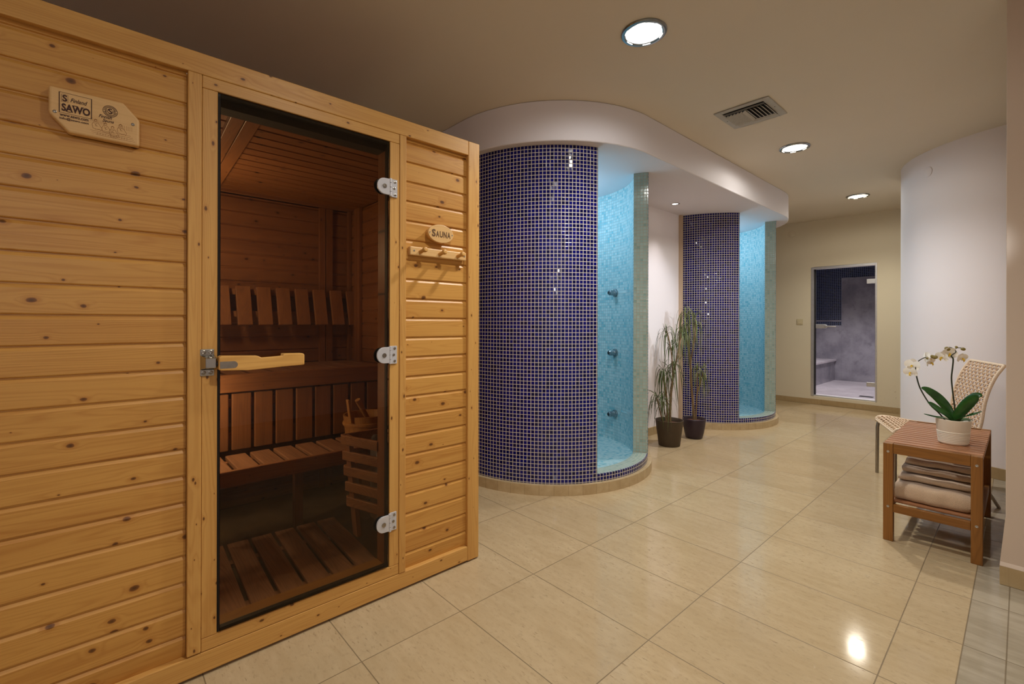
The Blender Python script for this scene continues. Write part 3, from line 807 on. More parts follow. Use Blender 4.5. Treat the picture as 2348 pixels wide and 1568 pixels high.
mb = MB(); mb.tube([(.299, Y0 - .020, 1.030), (.309, Y0 - .022, 1.030)], .009, 12); mb.build('roller_catch', M['black'], gd)

# ------------------------------------------------------------------ inside the sauna
def slat_row(root, name, mat, boxes, bevel=.004):
    for b in boxes: MB().box(*b).build(name, mat, root, bevel=bevel)
# upper bench
ub = thing('upper_bench', 'upper sauna bench with thick front rail and slatted top, against the back wall', 'bench', (.3, 2.93, .9))
MB().box(IX0 + .01, IX1 - .002, 2.65, 2.678, .815, .905).build('front_rail', M['benchX'], ub, bevel=.006)
slat_row(ub, 'slat', M['benchY'], [(x, min(x + .092, IX1 - .004), 2.68, 3.19, .878, .903) for x in [-.62 + .112 * k for k in range(18)]])
MB().box(IX0 + .01, IX1 - .003, 3.1905, 3.222, .83, .90).build('rear_rail', M['benchX'], ub)
# slatted skirt below it
sk = thing('bench_skirt', 'row of upright boards below the upper bench, behind the lower bench seat', 'bench skirt', (.3, 2.72, .5))
slat_row(sk, 'board', M['benchZ'], [(x, x + .089, 2.715, 2.737, .508, .800) for x in [.524 + .104 * k for k in range(-6, 8)] if x + .089 < IX1], .005)
for z in (.56, .73): MB().box(-.2, IX1 - .01, 2.738, 2.758, z, z + .04).build('rail', M['benchX'], sk)
# lower bench
lb = thing('lower_bench', 'lower sauna bench with slatted seat and deep front rail', 'bench', (.2, 2.5, 0))
MB().box(IX0 + .01, 1.02, 2.300, 2.326, .450, .522).build('front_rail', M['benchX'], lb, bevel=.008)
slat_row(lb, 'slat', M['benchY'], [(x, x + .088, 2.328, 2.605, .494, .516) for x in [.366 + .1075 * k for k in range(-9, 6)] + [1.011]])
for y in (2.36, 2.55): MB().box(IX0 + .02, 1.09, y, y + .035, .455, .4935).build('bearer', M['benchX'], lb)
for x in (-.3, .812): MB().box(x, x + .042, 2.655, 2.697, .0355, .4545).build('leg', M['benchZ'], lb)
# backrest on the back wall
bk = thing('backrest', 'slatted wooden backrest leaning on the sauna back wall above the upper bench', 'backrest', (.3, 3.17, 1.15))
for k in range(-9, 7):
    x = .63 + .1125 * k
    mb = MB(); mb.bar((x + .04, 3.118, 1.15), (x + .036, 3.172, 1.384), (1, 0, 0), .080, .022)
    mb.build('board', M['benchZ'], bk, bevel=.004)
for y, z in ((3.162, 1.20), (3.192, 1.335)): MB().box(-.45, 1.33, y, y + .022, z, z + .035).build('rail', M['benchX'], bk)
# duckboard
db = thing('duckboard', 'slatted wooden duckboard on the sauna floor just inside the door', 'duckboard', (.66, 2.28, .0355))
c0 = V((.66, 2.28, 0)); sk_a = math.radians(-2.9)
def rot2(x, y):
    d = V((x, y, 0)) - c0
    return c0 + V((d.x * math.cos(sk_a) - d.y * math.sin(sk_a), d.x * math.sin(sk_a) + d.y * math.cos(sk_a), 0))
ly, lx = rot2(.66, 2.64) - rot2(.66, 1.93), rot2(1., 2.28) - rot2(.66, 2.28)
ly.normalize(); lx.normalize()
for k in range(-2, 6):
    c = rot2(.46 - .052 + .1068 * k, 2.277); mb = MB()
    mb.obox((c.x, c.y, .064), lx * .0455, ly * .345, (0, 0, .009)); mb.build('slat', M['duckY'], db, bevel=.004)
for y in (2.05, 2.45):
    a_, b_ = rot2(.20, y), rot2(.94, y); mb = MB(); mb.bar((a_.x, a_.y, .0455), (b_.x, b_.y, .0455), (0, 1, 0), .04, .0185); mb.build('batten', M['duckY'], db)
# heater with wooden guard
ht = thing('sauna_heater', 'stone-filled sauna heater behind a slatted wooden guard, at the right of the cabin', 'heater', (1.12, 2.03, .0355))
mb = MB(); mb.box(.975, 1.33, 1.965, 2.09, .24, .575); mb.build('heater_body', M['heater'], ht, bevel=.01)
mb = MB()
random.seed(3)
for k in range(70):
    mb.ball((random.uniform(1.0, 1.32), random.uniform(1.97, 2.08), random.uniform(.585, .615)), random.uniform(.016, .027), random.uniform(.014, .024), random.uniform(.012, .02), 8, 6, Euler((random.random() * 3, random.random() * 3, 0)).to_matrix())
st = mb.build('heater_stones', M['stones'], ht, smooth=True); st['kind'] = 'stuff'
def gpt(t, s):   # left face of guard: t 0..1 from back to front, s height
    lean = -.042 * (s - .2) / .45
    return V((.898 + lean + .072 * t, 2.131 - .225 * t, s))
for k in range(5):
    zz = .622 - .0735 * k; mb = MB()
    mb.bar(gpt(0, zz), gpt(1, zz), (0, 0, 1), .043, .016); mb.build('guard_slat', M['heatY'], ht, bevel=.003)
    mb = MB(); pb = gpt(0, zz)
    mb.bar((pb.x, 2.141, zz), (1.35, 2.141, zz), (0, 0, 1), .043, .016)
    if k in (0, 2, 4): mb.build('guard_slat', M['heatY'], ht, bevel=.003)
for t in (0.06, .94):
    mb = MB(); a_, b_ = gpt(t, .165), gpt(t, .64); mb.bar(a_ + V((.018, -.01, 0)), b_ + V((.018, -.01, 0)), (0, 1, 0), .05, .02); mb.build('guard_post', M['benchZ'], ht)
mb = MB()
for x in (1.05, 1.27):
    mb.box(x, x + .03, 1.975, 2.06, .0355, .239)
mb.build('heater_foot', M['darkmetal'], ht)
# bucket and ladle on the lower bench
bx, by, bz = 1.150, 2.50, .5165
bu = thing('sauna_bucket', 'round pale wooden bucket on the right end of the lower sauna bench', 'bucket', (bx, by, bz))
MB().lathe([(0, 0), (.112, 0), (.128, .135), (.118, .135), (.104, .012), (0, .012)], (bx, by, bz), 36).build('bucket_wall', M['bucket'], bu, smooth=True)
mb = MB(); mb.lathe([(.1205, .078), (.1285, .080), (.1315, .089), (.1295, .098), (.1235, .100)], (bx, by, bz), 36); mb.lathe([(.113, .018), (.1165, .022), (.118, .03), (.1155, .034)], (bx, by, bz), 36)
mb.build('hoop', M['bucket'], bu, smooth=True)
mb = MB(); mb.bar((bx - .115, by - .055, bz + .105), (bx - .138, by - .065, bz + .235), (0, 1, 0), .03, .012); mb.build('handle_stave', M['bucket'], bu, bevel=.003)
ld = thing('ladle', 'wooden ladle resting in the sauna bucket', 'ladle', (bx, by, bz + .03))
mb = MB(); mb.tube([(bx + .04, by + .0, bz + .055), (bx - .01, by - .02, bz + .12), (bx - .075, by - .045, bz + .225)], [.013, .013, .015], 12); mb.build('handle', M['bucket'], ld, smooth=True)
mb = MB(); mb.lathe([(0, -.02), (.03, -.016), (.04, .012), (.036, .012), (.027, -.011), (0, -.014)], (bx + .05, by + .01, bz + .035), 20); mb.build('bowl', M['bucket'], ld, smooth=True)

# ------------------------------------------------------------------ writing helper
def text(name, body, mat, parent, o, xd, yd, nd, h, bold=0., shear=0., w=None, ext=.0006, xs=1.0):
    cu = bpy.data.curves.new('t', 'FONT'); cu.body = body; cu.size = 1; cu.offset = bold; cu.shear = shear; cu.resolution_u = 3
    ob = bpy.data.objects.new('t', cu); COL.objects.link(ob)
    bpy.context.view_layer.update()
    me = bpy.data.meshes.new_from_object(ob.evaluated_get(bpy.context.evaluated_depsgraph_get()))
    bpy.data.objects.remove(ob); bpy.data.curves.remove(cu)
    xsv = [v.co.x for v in me.vertices]; ysv = [v.co.y for v in me.vertices]
    x0, x1, y0, y1 = min(xsv), max(xsv), min(ysv), max(ysv)
    sc = h / (y1 - y0); sx = (w / (x1 - x0)) if w else sc * xs
    vs = [((v.co.x - x0) * sx, (v.co.y - y0) * sc) for v in me.vertices]
    fs = [tuple(p.vertices) for p in me.polygons]
    bpy.data.meshes.remove(me)
    mb = MB(); O, XD, YD, ND = V(o), V(xd), V(yd), V(nd)
    mb.add([O + x * XD + y * YD + ND * ext for x, y in vs], fs)
    return mb if name is None else mb.build(name, mat, parent)

# maker's plaque on the left panel
pq = thing('maker_plaque', 'clipped-corner wooden maker plaque with burnt lettering on the left boards', 'plaque', (0, Y0, 1.76))
PX, PZ, PY = -.095, 1.70, Y0 - .012
pl = [(0, .121), (0, .046), (.040, .001), (.196, .001), (.196, .080), (.158, .1225)]
mb = MB(); mb.prism(pl, (PX, PY, PZ), (1, 0, 0), (0, 0, 1), (0, -1, 0), .027)
mb.build('board', M['sign'], pq, bevel=.006, seg=3)
X_, Z_, N_ = (1, 0, 0), (0, 0, 1), (0, -1, 0)
def P(x, z): return (PX + x, PY - .0003, PZ + z)
def strip(mb, pts, w=.0006, n=None):
    mb.tube([P(x, z) for x, z in pts], w, 5, flat=.5, up=(0, -1, 0))
mb = MB()
strip(mb, [(.021, .109), (.088, .109)], .0005); strip(mb, [(.0215, .109), (.0215, .052)], .0011); strip(mb, [(.088, .109), (.088, .052)], .001); strip(mb, [(.021, .0525), (.088, .0525)], .0005)
strip(mb, [(.026, .1045), (.039, .1045), (.039, .083), (.026, .083), (.026, .1045)], .00035)
mb.build('logo_frame', M['burn'], pq)
text('logo_letter', 'S', M['burn'], pq, P(.0275, .0845), X_, Z_, N_, .0185, bold=.03, w=.010)
text('lettering', 'Finland', M['burn'], pq, P(.044, .0865), X_, Z_, N_, .0115, bold=.01, shear=.35, w=.035)
text('lettering', 'SAWO', M['burn'], pq, P(.026, .0575), X_, Z_, N_, .0215, bold=.035, w=.059)
mb = MB()
for (x, z, w) in ((.0405, .0578, .008), (.0545, .0783, .007), (.0690, .0783, .006)):
    mb.bar(P(x - w / 2, z), P(x + w / 2, z), (0, 0, 1), .0018, .0008)
mb.build('letter_serif', M['burn'], pq)
text('lettering', 'www.sawo.com', M['burn'], pq, P(.0225, .0425), X_, Z_, N_, .0062, bold=.02, w=.059)
text('lettering', 'info@sawo.com', M['burn'], pq, P(.0220, .0325), X_, Z_, N_, .0078, bold=.02, w=.060)
# round emblem
ex, ez = .1285, .0865
mb = MB()
for rr, w in ((.0162, .0006), (.0108, .0006)):
    strip(mb, [(ex + rr * math.cos(2 * PI * k / 40), ez + rr * math.sin(2 * PI * k / 40)) for k in range(41)], w)
for k in range(30):
    if k in (0, 15): continue
    a = 2 * PI * k / 30; strip(mb, [(ex + .0120 * math.cos(a), ez + .0120 * math.sin(a)), (ex + .0150 * math.cos(a + .09), ez + .0150 * math.sin(a + .09))], .0007)
for k in range(-3, 4):
    if abs(k) > 1: strip(mb, [(ex + k * .0028 - .001, ez - .005), (ex + k * .0028 + .001, ez + .005)], .0006)
mb.build('emblem', M['burn'], pq)
text('emblem_letter', 'S', M['burn'], pq, P(ex - .0045, ez - .0082), X_, Z_, N_, .0164, bold=.02, w=.009)
text('lettering', 'Finnish', M['burn'], pq, P(.1035, .0625), X_, Z_, N_, .0095, bold=.012, shear=.35, w=.029)
text('lettering', 'Sauna', M['burn'], pq, P(.1115, .0525), X_, Z_, N_, .0085, bold=.012, shear=.35, w=.025)
# little burnt drawing of bathers on benches
mb = MB(); random.seed(12)
def head(x, z, r=.0032):
    strip(mb, [(x + r * math.cos(2 * PI * k / 12), z + r * 1.2 * math.sin(2 * PI * k / 12)) for k in range(13)], .0004)
for k in range(10): strip(mb, [(.086 + .0035 * k, .047 - .0006 * k), (.086 + .0035 * k, .058 - .0004 * k)], .00022)
for k in range(8): strip(mb, [(.148 + .0042 * k, .040), (.148 + .0042 * k, .054)], .00022)
for x, z in ((.097, .050), (.118, .0455), (.134, .040), (.152, .051)):
    head(x, z); strip(mb, [(x - .003, z + .002), (x, z + .0042), (x + .003, z + .002)], .001); strip(mb, [(x + .003, z - .006), (x - .001, z - .012), (x + .004, z - .015)], .0004); strip(mb, [(x - .003, z - .005), (x + .001, z - .016)], .0003); strip(mb, [(x - .004, z - .004), (x - .008, z - .012), (x - .006, z - .022)], .0004); strip(mb, [(x + .004, z - .004), (x + .009, z - .012), (x + .014, z - .020), (x + .010, z - .027)], .0004)
    strip(mb, [(x - .006, z - .022), (x + .002, z - .024), (x + .010, z - .022)], .0004)
for z, a, b in ((.021, .085, .18), (.016, .088, .182), (.011, .098, .186), (.026, .095, .175)): strip(mb, [(a, z), ((a + b) / 2, z - .001), (b, z)], .0003)
for k in range(12): strip(mb, [(.10 + .006 * k, .012), (.101 + .006 * k, .018)], .0003)
strip(mb, [(.128, .020), (.130, .012), (.142, .012), (.144, .020), (.128, .020)], .0004)
mb.build('bather_drawing', M['burnlight'], pq)
for x, z in ((.0125, .051), (.180, .063)):
    mb = MB(); mb.lathe([(0, .0006), (.002, .0004), (.0028, .0014), (.0042, .0008), (.0044, 0)], P(x, z), 14, (0, -1, 0))
    mb.build('screw', M['steel'], pq, smooth=True)

# oval SAUNA sign
sg = thing('sauna_sign', 'oval wooden sign reading SAUNA above the peg rail', 'sign', (1.18, Y0, 1.575))
ox, oz, oy = 1.179, 1.575, Y0 - .022
mb = MB(); ov = [(.068 * math.cos(2 * PI * k / 56), .0415 * math.sin(2 * PI * k / 56)) for k in range(56)]
mb.prism(ov, (ox, oy, oz), X_, Z_, N_, .014); mb.build('board', M['sign'], sg, bevel=.0015)
mb = MB(); mb.prism([(x * .9, z * .88) for x, z in ov], (ox, oy + .0141, oz), X_, Z_, N_, .0225); mb.build('backing', M['pegwood'], sg, bevel=.001)
Pn = lambda x, z: (ox + x, oy - .0002, oz + z)
text('lettering', 'S', M['letter'], sg, Pn(-.050, -.017), X_, Z_, N_, .034, bold=.035, w=.020)
for k, ch in enumerate('AUNA'):
    text('lettering', ch, M['letter'], sg, Pn(-.0285 + .0205 * k, -.017), X_, Z_, N_, .028, bold=.03, w=.0175)
for x in (-.0595, .0605):
    mb = MB(); mb.lathe([(0, .0006), (.0018, .0005), (.003, .0009), (.0032, 0)], Pn(x, 0), 12, N_)
    mb.build('screw', M['screw'], sg, smooth=True)
# peg rail
pr_ = thing('peg_rail', 'wooden wall rail with three turned pegs under the sauna sign', 'coat rack', (1.178, Y0, 1.487))
mb = MB(); mb.box(1.027, 1.330, Y0 - .010, Y0 + .014, 1.466, 1.504); mb.build('rail', M['sign'], pr_, bevel=.004)
for x in (1.076, 1.178, 1.279):
    mb = MB(); mb.lathe([(.0085, 0), (.0085, .012), (.0075, .026), (.0085, .030), (.0115, .036), (.0118, .044), (.009, .050), (0, .0525)], (x, Y0 - .0105, 1.482), 20, (0, -1, .16))
    mb.build('peg', M['pegwood'], pr_, smooth=True)
for x in (1.0455, 1.3185):
    mb = MB(); mb.lathe([(0, .0004), (.002, .0004), (.0026, .0014), (.0042, .001), (.0044, 0)], (x, Y0 - .0101, 1.486), 14, N_)
    mb.build('screw', M['screw'], pr_, smooth=True)

# ------------------------------------------------------------------ slatted side table
TX0, TX1, TY0, TY1, TH = 3.175, 4.045, .127, .507, .515
tb = thing('side_table', 'low slatted brown wooden side table with a lower shelf, beside the woven chair', 'table', ((TX0 + TX1) / 2, (TY0 + TY1) / 2, 0))
LW = .042
for x0 in (TX0, TX1 - LW):
    for y0 in (TY0, TY1 - LW):
        MB().box(x0, x0 + LW, y0, y0 + LW, .0, TH + .0095).build('leg', M['tableZ'], tb, bevel=.003)
for zt, zb in ((TH - .006, .472), (.200, .158)):
    for x0 in (TX0 + .002, TX1 - .026):
        MB().box(x0, x0 + .024, TY0 + LW + .0005, TY1 - LW - .0005, zb, (TH + .0095) if zt > .3 else zt - .0005).build('rail', M['tableA'], tb, bevel=.002)
    for y0 in (TY0 + .006, TY1 - .030):
        MB().box(TX0 + LW + .0005, TX1 - LW - .0005, y0, y0 + .024, zb, zt - .0005).build('side_rail', M['tableX'], tb, bevel=.002)
ns = 15; pt = (TX1 - TX0) / ns
for k in range(ns):
    if k in (0, ns - 1): continue
    x0 = TX0 + LW + .006 + (TX1 - TX0 - 2 * LW - .012) / (ns - 2) * (k - 1)
    MB().box(x0 + .004, x0 + .044, TY0, TY1, TH - .0055, TH + .010).build('slat', M['tableY'], tb, bevel=.003)
for k in range(ns - 2):
    x0 = TX0 + LW + .004 + (TX1 - TX0 - 2 * LW - .008) / (ns - 2) * k
    MB().box(x0, x0 + .044, TY0 + .031, TY1 - .031, .2005, .2145).build('shelf_slat', M['tableY'], tb, bevel=.003)
for y in (TY0 + LW / 2, TY1 - LW / 2):
    for z in (.480, .185):
        MB().lathe([(0, .0008), (.0025, .0006), (.004, .0014), (.0062, .001), (.0064, 0)], (TX0 - .0002, y, z), 14, (-1, 0, 0)).build('bolt', M['screw'], tb, smooth=True)
TT = TH + .010

# folded towels on the shelf
random.seed(5)
def towel(x0, x1, y0, y1, z0, h, label, wob):
    mb = MB(); n = 26; prof = []
    for k in range(n):      # rounded cross-section in x-z, bulged front fold
        a = PI / 2 + PI * k / (n - 1)
        e = .75
        ca, sa = math.cos(a), math.sin(a)
        prof.append((x0 + .045 + .045 * math.copysign(abs(ca) ** e, ca), z0 + h / 2 + h / 2 * math.copysign(abs(sa) ** e, sa)))
    prof += [(x1 - .01, z0), (x1, z0 + h * .25), (x1 - .004, z0 + h * .46), (x1 - .05, z0 + h * .5), (x1 - .004, z0 + h * .54), (x1, z0 + h * .75), (x1 - .01, z0 + h)]
    m_ = len(prof); ny = 22; vs = []
    for j in range(ny + 1):
        t = j / ny; y = y0 + (y1 - y0) * t
        q = min(t, 1 - t) * (y1 - y0)
        edge = 1 - math.exp(-(q + .004) / .008)
        for (x, z) in prof:
            dx = .006 * math.sin(9 * t + wob) + .003 * math.sin(23 * t + 2 * wob)
            zz = z0 + (z - z0 - h / 2) * (.72 + .28 * edge) + h / 2
            zz = max(zz, z0)
            vs.append((x + dx * .7 + (1 - edge) * .006, y + .004 * math.sin(60 * z + wob), zz + .0022 * math.sin(13 * t + wob * 3 + x * 30) * (1 if z > z0 + h / 2 else 0)))
    fs = [(j * m_ + i, (j + 1) * m_ + i, (j + 1) * m_ + (i + 1) % m_, j * m_ + (i + 1) % m_) for j in range(ny) for i in range(m_)]
    fs += [tuple(range(m_)), tuple(ny * m_ + i for i in reversed(range(m_)))]
    mb.add(vs, fs)
    return tag(mb.build('towel', M['towel'], smooth=True, angle=60), label, 'towel', 'folded towels on the table shelf')
towel(3.225, 3.94, .170, .468, .2150, .092, 'thickest folded beige towel at the bottom of the shelf stack', .3)
towel(3.285, 3.94, .172, .458, .3105, .034, 'thin folded beige towel second from the bottom of the stack', 1.9)
towel(3.325, 3.95, .172, .448, .3480, .032, 'thin folded beige towel third from the bottom of the stack', 3.1)
towel(3.365, 3.95, .174, .440, .3835, .034, 'folded beige towel on top of the shelf stack', 4.4)

# ------------------------------------------------------------------ woven chair
FL, FRt = V((4.555, .770, 0)), V((4.078, .591, 0))
wd = (FRt - FL).normalized(); W = (FRt - FL).length; bd = V((.335, -.942, 0)).normalized()
ch = thing('woven_chair', 'woven cream cord chair with grey steel legs beside the curved wall', 'chair', tuple((FL + FRt) / 2 + bd * .25))
prof = [(.004, .405), (.000, .420), (.006, .434), (.020, .442), (.05, .446), (.10, .442), (.2, .427), (.3, .417), (.36, .420), (.405, .444), (.430, .49), (.442, .55), (.450, .62), (.462, .69), (.480, .76), (.508, .835), (.540, .892), (.547, .903)]
def resample(pts, step):
    out = []; acc = 0
    L = [0]
    for a, b in zip(pts, pts[1:]): L.append(L[-1] + math.hypot(b[0] - a[0], b[1] - a[1]))
    n = int(L[-1] / step)
    for k in range(n + 1):
        s = L[-1] * k / n; i = max(j for j in range(len(L)) if L[j] <= s + 1e-9); i = min(i, len(pts) - 2)
        f = (s - L[i]) / (L[i + 1] - L[i]); out.append((pts[i][0] + f * (pts[i + 1][0] - pts[i][0]), pts[i][1] + f * (pts[i + 1][1] - pts[i][1])))
    return out, L[-1]
def cat(pts):  # Catmull-Rom smoothing
    out = []
    for i in range(len(pts) - 1):
        p0, p1, p2, p3 = pts[max(i - 1, 0)], pts[i], pts[i + 1], pts[min(i + 2, len(pts) - 1)]
        for k in range(6):
            t = k / 6
            out.append(tuple(.5 * (2 * p1[j] + (p2[j] - p0[j]) * t + (2 * p0[j] - 5 * p1[j] + 4 * p2[j] - p3[j]) * t * t + (3 * p1[j] - p0[j] - 3 * p2[j] + p3[j]) * t ** 3) for j in (0, 1)))
    return out + [pts[-1]]
sp = cat(prof)
def cp(d, z, t): return FL + wd * (W * t) + bd * d + V((0, 0, z))
fineP, LEN = resample(sp, .0055)
for t in (0, 1):
    MB().tube([cp(d, z, t) for d, z in fineP], [.0098 if k % 2 else .0086 for k in range(len(fineP))], 10).build('side_wrap', M['cord'], ch, smooth=True, angle=80)
for nm, (d, z) in (('front_wrap', fineP[2]), ('top_wrap', fineP[-1])):
    nn = int(W / .0055)
    MB().tube([cp(d, z, k / nn) for k in range(nn + 1)], [.0098 if k % 2 else .0086 for k in range(nn + 1)], 10).build(nm, M['cord'], ch, smooth=True, angle=80)
def nrm(i, P_):
    a, b = P_[max(i - 1, 0)], P_[min(i + 1, len(P_) - 1)]
    tx, tz = b[0] - a[0], b[1] - a[1]; l = math.hypot(tx, tz); return (-tz / l, tx / l)
rows, _ = resample(sp, .0235)
NW = 17
mb = MB()
for i in range(1, len(rows) - 1):
    d, z = rows[i]; nx, nz = nrm(i, rows); path = []
    m2 = NW * 2
    for k in range(m2 + 1):
        t = k / m2; o_ = .0035 * math.cos(PI * (k / 2 * 2) / 1 + PI * i) * (1 if 0 < k < m2 else 0)
        path.append(cp(d + nx * o_, z + nz * o_, t))
    mb.tube(path, .0042, 6, cap=False)
mb.build('cross_cords', M['cord'], ch, smooth=True)
mb = MB(); wp, _ = resample(sp, .0235 / 2)
for j in range(NW):
    tc = (j + .5) / NW
    for s_ in (-1, 1):
        path = []
        for i, (d, z) in enumerate(wp):
            nx, nz = nrm(i, wp); o_ = .005 * math.sin(PI * i / 2 + (PI / 2 if j % 2 else -PI / 2) + PI / 2)
            path.append(cp(d + nx * o_, z + nz * o_, tc + s_ * .0068 + .006 * math.sin(PI * i / 2 + j * PI)))
        mb.tube(path, .0036, 5, cap=False)
mb.build('long_cords', M['cord2'], ch, smooth=True)
for t in (.012, .988):
    path = [cp(.004, .0, t), cp(.006, .36, t), cp(.012, .395, t), cp(.035, .415, t), cp(.08, .424, t), cp(.2, .408, t), cp(.34, .398, t)]
    sm = []
    for a_, b_ in zip(path, path[1:]): sm += [a_ + (b_ - a_) * q for q in (0, .34, .67)]
    MB().tube(sm + [path[-1]], .0115, 12, flat=.8).build('leg', M['steel'], ch, smooth=True)
    MB().tube([cp(.30, .400, t), cp(.36, .30, t), cp(.44, .16, t), cp(.525, .0, t)], .0115, 12, flat=.8).build('leg', M['steel'], ch, smooth=True)

# ------------------------------------------------------------------ orchid
OX, OY, OZ = 3.43, .250, TT
oc = thing('potted_orchid', 'white orchid with two flower stems in a ribbed cream pot on the side table', 'orchid', (OX, OY, OZ))
prof_ = [(0, 0), (.056, 0), (.060, .004)]
for k in range(7): z = .010 + .0085 * k; r_ = .060 + (z / .128) * .012; prof_ += [(r_ + .0012, z), (r_ + .0012, z + .0055), (r_ - .0006, z + .0068), (r_ - .0006, z + .008)]
prof_ += [(.0665, .072), (.0725, .127), (.0735, .130), (.0725, .132), (.0695, .130), (.064, .09), (0, .09)]
MB().lathe(prof_, (OX, OY, OZ), 48).build('pot', M['ceramic'], oc, smooth=True, angle=50)
MB().lathe([(0, .102), (.05, .101), (.0655, .098)], (OX, OY, OZ), 24).build('bark', M['soil'], oc, smooth=True)
def oq(y, z, dx=0.):   # plane through the pot, seen from the front
    f = (OX + dx) / 3.5
    return V((OX + dx, y * f, 1.17 + (z - 1.17) * f))
def crom(pts, k=6):
    out = []
    for i in range(len(pts) - 1):
        p0, p1, p2, p3 = pts[max(i - 1, 0)], pts[i], pts[i + 1], pts[min(i + 2, len(pts) - 1)]
        for q in range(k):
            t = q / k; out.append(.5 * (2 * p1 + (p2 - p0) * t + (2 * p0 - 5 * p1 + 4 * p2 - p3) * t * t + (3 * p1 - p0 - 3 * p2 + p3) * t ** 3))
    return out + [pts[-1]]
sa = crom([oq(.281, .625), oq(.315, .672), oq(.350, .712), oq(.39, .793), oq(.407, .86), oq(.412, .90), oq(.405, .945), oq(.385, .968), oq(.36, .982), oq(.346, .990)])
MB().tube(sa, [.0034] * 34 + [.0024] * (len(sa) - 34), 8).build('flower_stem', M['orchidstem'], oc, smooth=True)
sb_ = crom([oq(.250, .625), oq(.249, .70), oq(.258, .80), oq(.2625, .87), oq(.258, .93), oq(.256, .975), oq(.2635, .992), oq(.246, 1.012), oq(.248, 1.024), oq(.256, 1.033), oq(.272, 1.039)])
MB().tube(sb_, [.0034] * 36 + [.002] * (len(sb_) - 36), 8).build('flower_stem', M['orchidstem'], oc, smooth=True)
MB().tube(crom([oq(.250, 1.026), oq(.242, 1.036), oq(.232, 1.037), oq(.219, 1.038)]), .0018, 7).build('flower_stem', M['orchidstem'], oc, smooth=True)
def leaf(pts, wmax, tilt):
    c = crom([V(p) for p in pts], 6); n = len(c)
    ws = [wmax * max(.06, math.sin(PI * min(1, (.12 + .86 * i / (n - 1)))) ** .7) for i in range(n)]
    mb = MB(); mb.ribbon(c, ws, tilt, fold=.25)
    return mb.build('leaf', M['leaf'], oc, smooth=True, angle=180, solid=.0016)
b0 = oq(.250, .632)
leaf([b0, oq(.275, .695, .01), oq(.314, .752, .0), oq(.36, .792, -.02), oq(.387, .803, -.03)], .022, (-.75, .35, .6))
leaf([b0, oq(.280, .665, -.02), oq(.314, .690, -.03), oq(.345, .716, -.035), oq(.360, .724, -.04)], .0135, (-.7, .3, .7))
leaf([b0, oq(.29, .644, -.03), oq(.33, .646, -.05), oq(.376, .656, -.06)], .012, (-.3, .2, 1))
leaf([b0, oq(.225, .690, -.01), oq(.195, .742, -.02), oq(.165, .782, -.03), oq(.143, .786, -.035)], .0255, (-.8, -.25, .5))
leaf([b0, oq(.225, .655, -.03), oq(.19, .676, -.05), oq(.165, .690, -.05), oq(.145, .703, -.055)], .0105, (-.4, -.2, 1))
leaf([b0, oq(.215, .648, .02), oq(.190, .652, .04), oq(.178, .648, .05)], .013, (-.2, -.2, 1))
def flower(c, face, roll=0., s=.034, sub=True, openf=1.0):
    face = V(face).normalized(); up = V((0, 0, 1)); rt = face.cross(up).normalized(); up = rt.cross(face)
    cR, sR = math.cos(roll), math.sin(roll)
    rt, up = rt * cR + up * sR, up * cR - rt * sR
    c = V(c); mb = MB()
    for ang, wl, ww, dz in ((90, 1.0, .46, -.004), (215, .98, .44, -.004), (325, .98, .44, -.004), (172, 1.08, .68, .0), (8, 1.08, .68, .0)):
        a = math.radians(ang); d = rt * math.cos(a) + up * math.sin(a); n = 7
        pts, ws = [], []
        for i in range(n):
            t = i / (n - 1)
            pts.append(c + d * (s * wl * t) + face * (dz + .010 * openf * t * t * (1 if t < .8 else .9)))
            ws.append(s * ww * max(.12, math.sin(PI * (.1 + .84 * t)) ** .6))
        mb.ribbon(pts, ws, face, fold=-.18)
    f = mb.build('flower', M['petal'], oc, smooth=True, angle=180, subd=1)
    if sub:
        mb = MB()
        mb.ball(c + face * .007 - up * .003, .0038, .0032, .0046, 10, 7)
        mb.ribbon([c + face * .005, c + face * .012 - up * .006, c + face * .016 - up * .013, c + face * .013 - up * .020], [.004, .0055, .0042, .0015], face, fold=.5)
        mb.build('lip', M['lip'], f, smooth=True)
    return f
flower(oq(.424, .930), (-.85, .35, -.1), .15, .037)
flower(oq(.432, .890, -.015), (-.8, .45, -.3), -.15, .035)
flower(oq(.366, .974, .01), (.35, -.75, .1), .5, .036)
flower(oq(.352, .952, .02), (-.35, -.8, -.25), -.4, .028)
flower(oq(.298, .985), (-.75, .45, -.25), .2, .030)
flower(oq(.270, 1.008, -.005), (-.25, -.1, -.1), .6, .032)
flower(oq(.224, .983), (-.55, -.65, -.25), -.2, .027)
for (y, z, rx, a) in ((.340, .983, .009, .6), (.330, .980, .010, -.2), (.362, .972, .006, .3), (.279, 1.030, .0105, .5), (.217, 1.031, .0085, .2), (.243, 1.040, .006, 1.)):
    MB().ball(oq(y, z, -.012), rx * .8, rx * 1.25, rx, 12, 8, Euler((a, 0, 0)).to_matrix()).build('bud', M['bud'], oc, smooth=True)

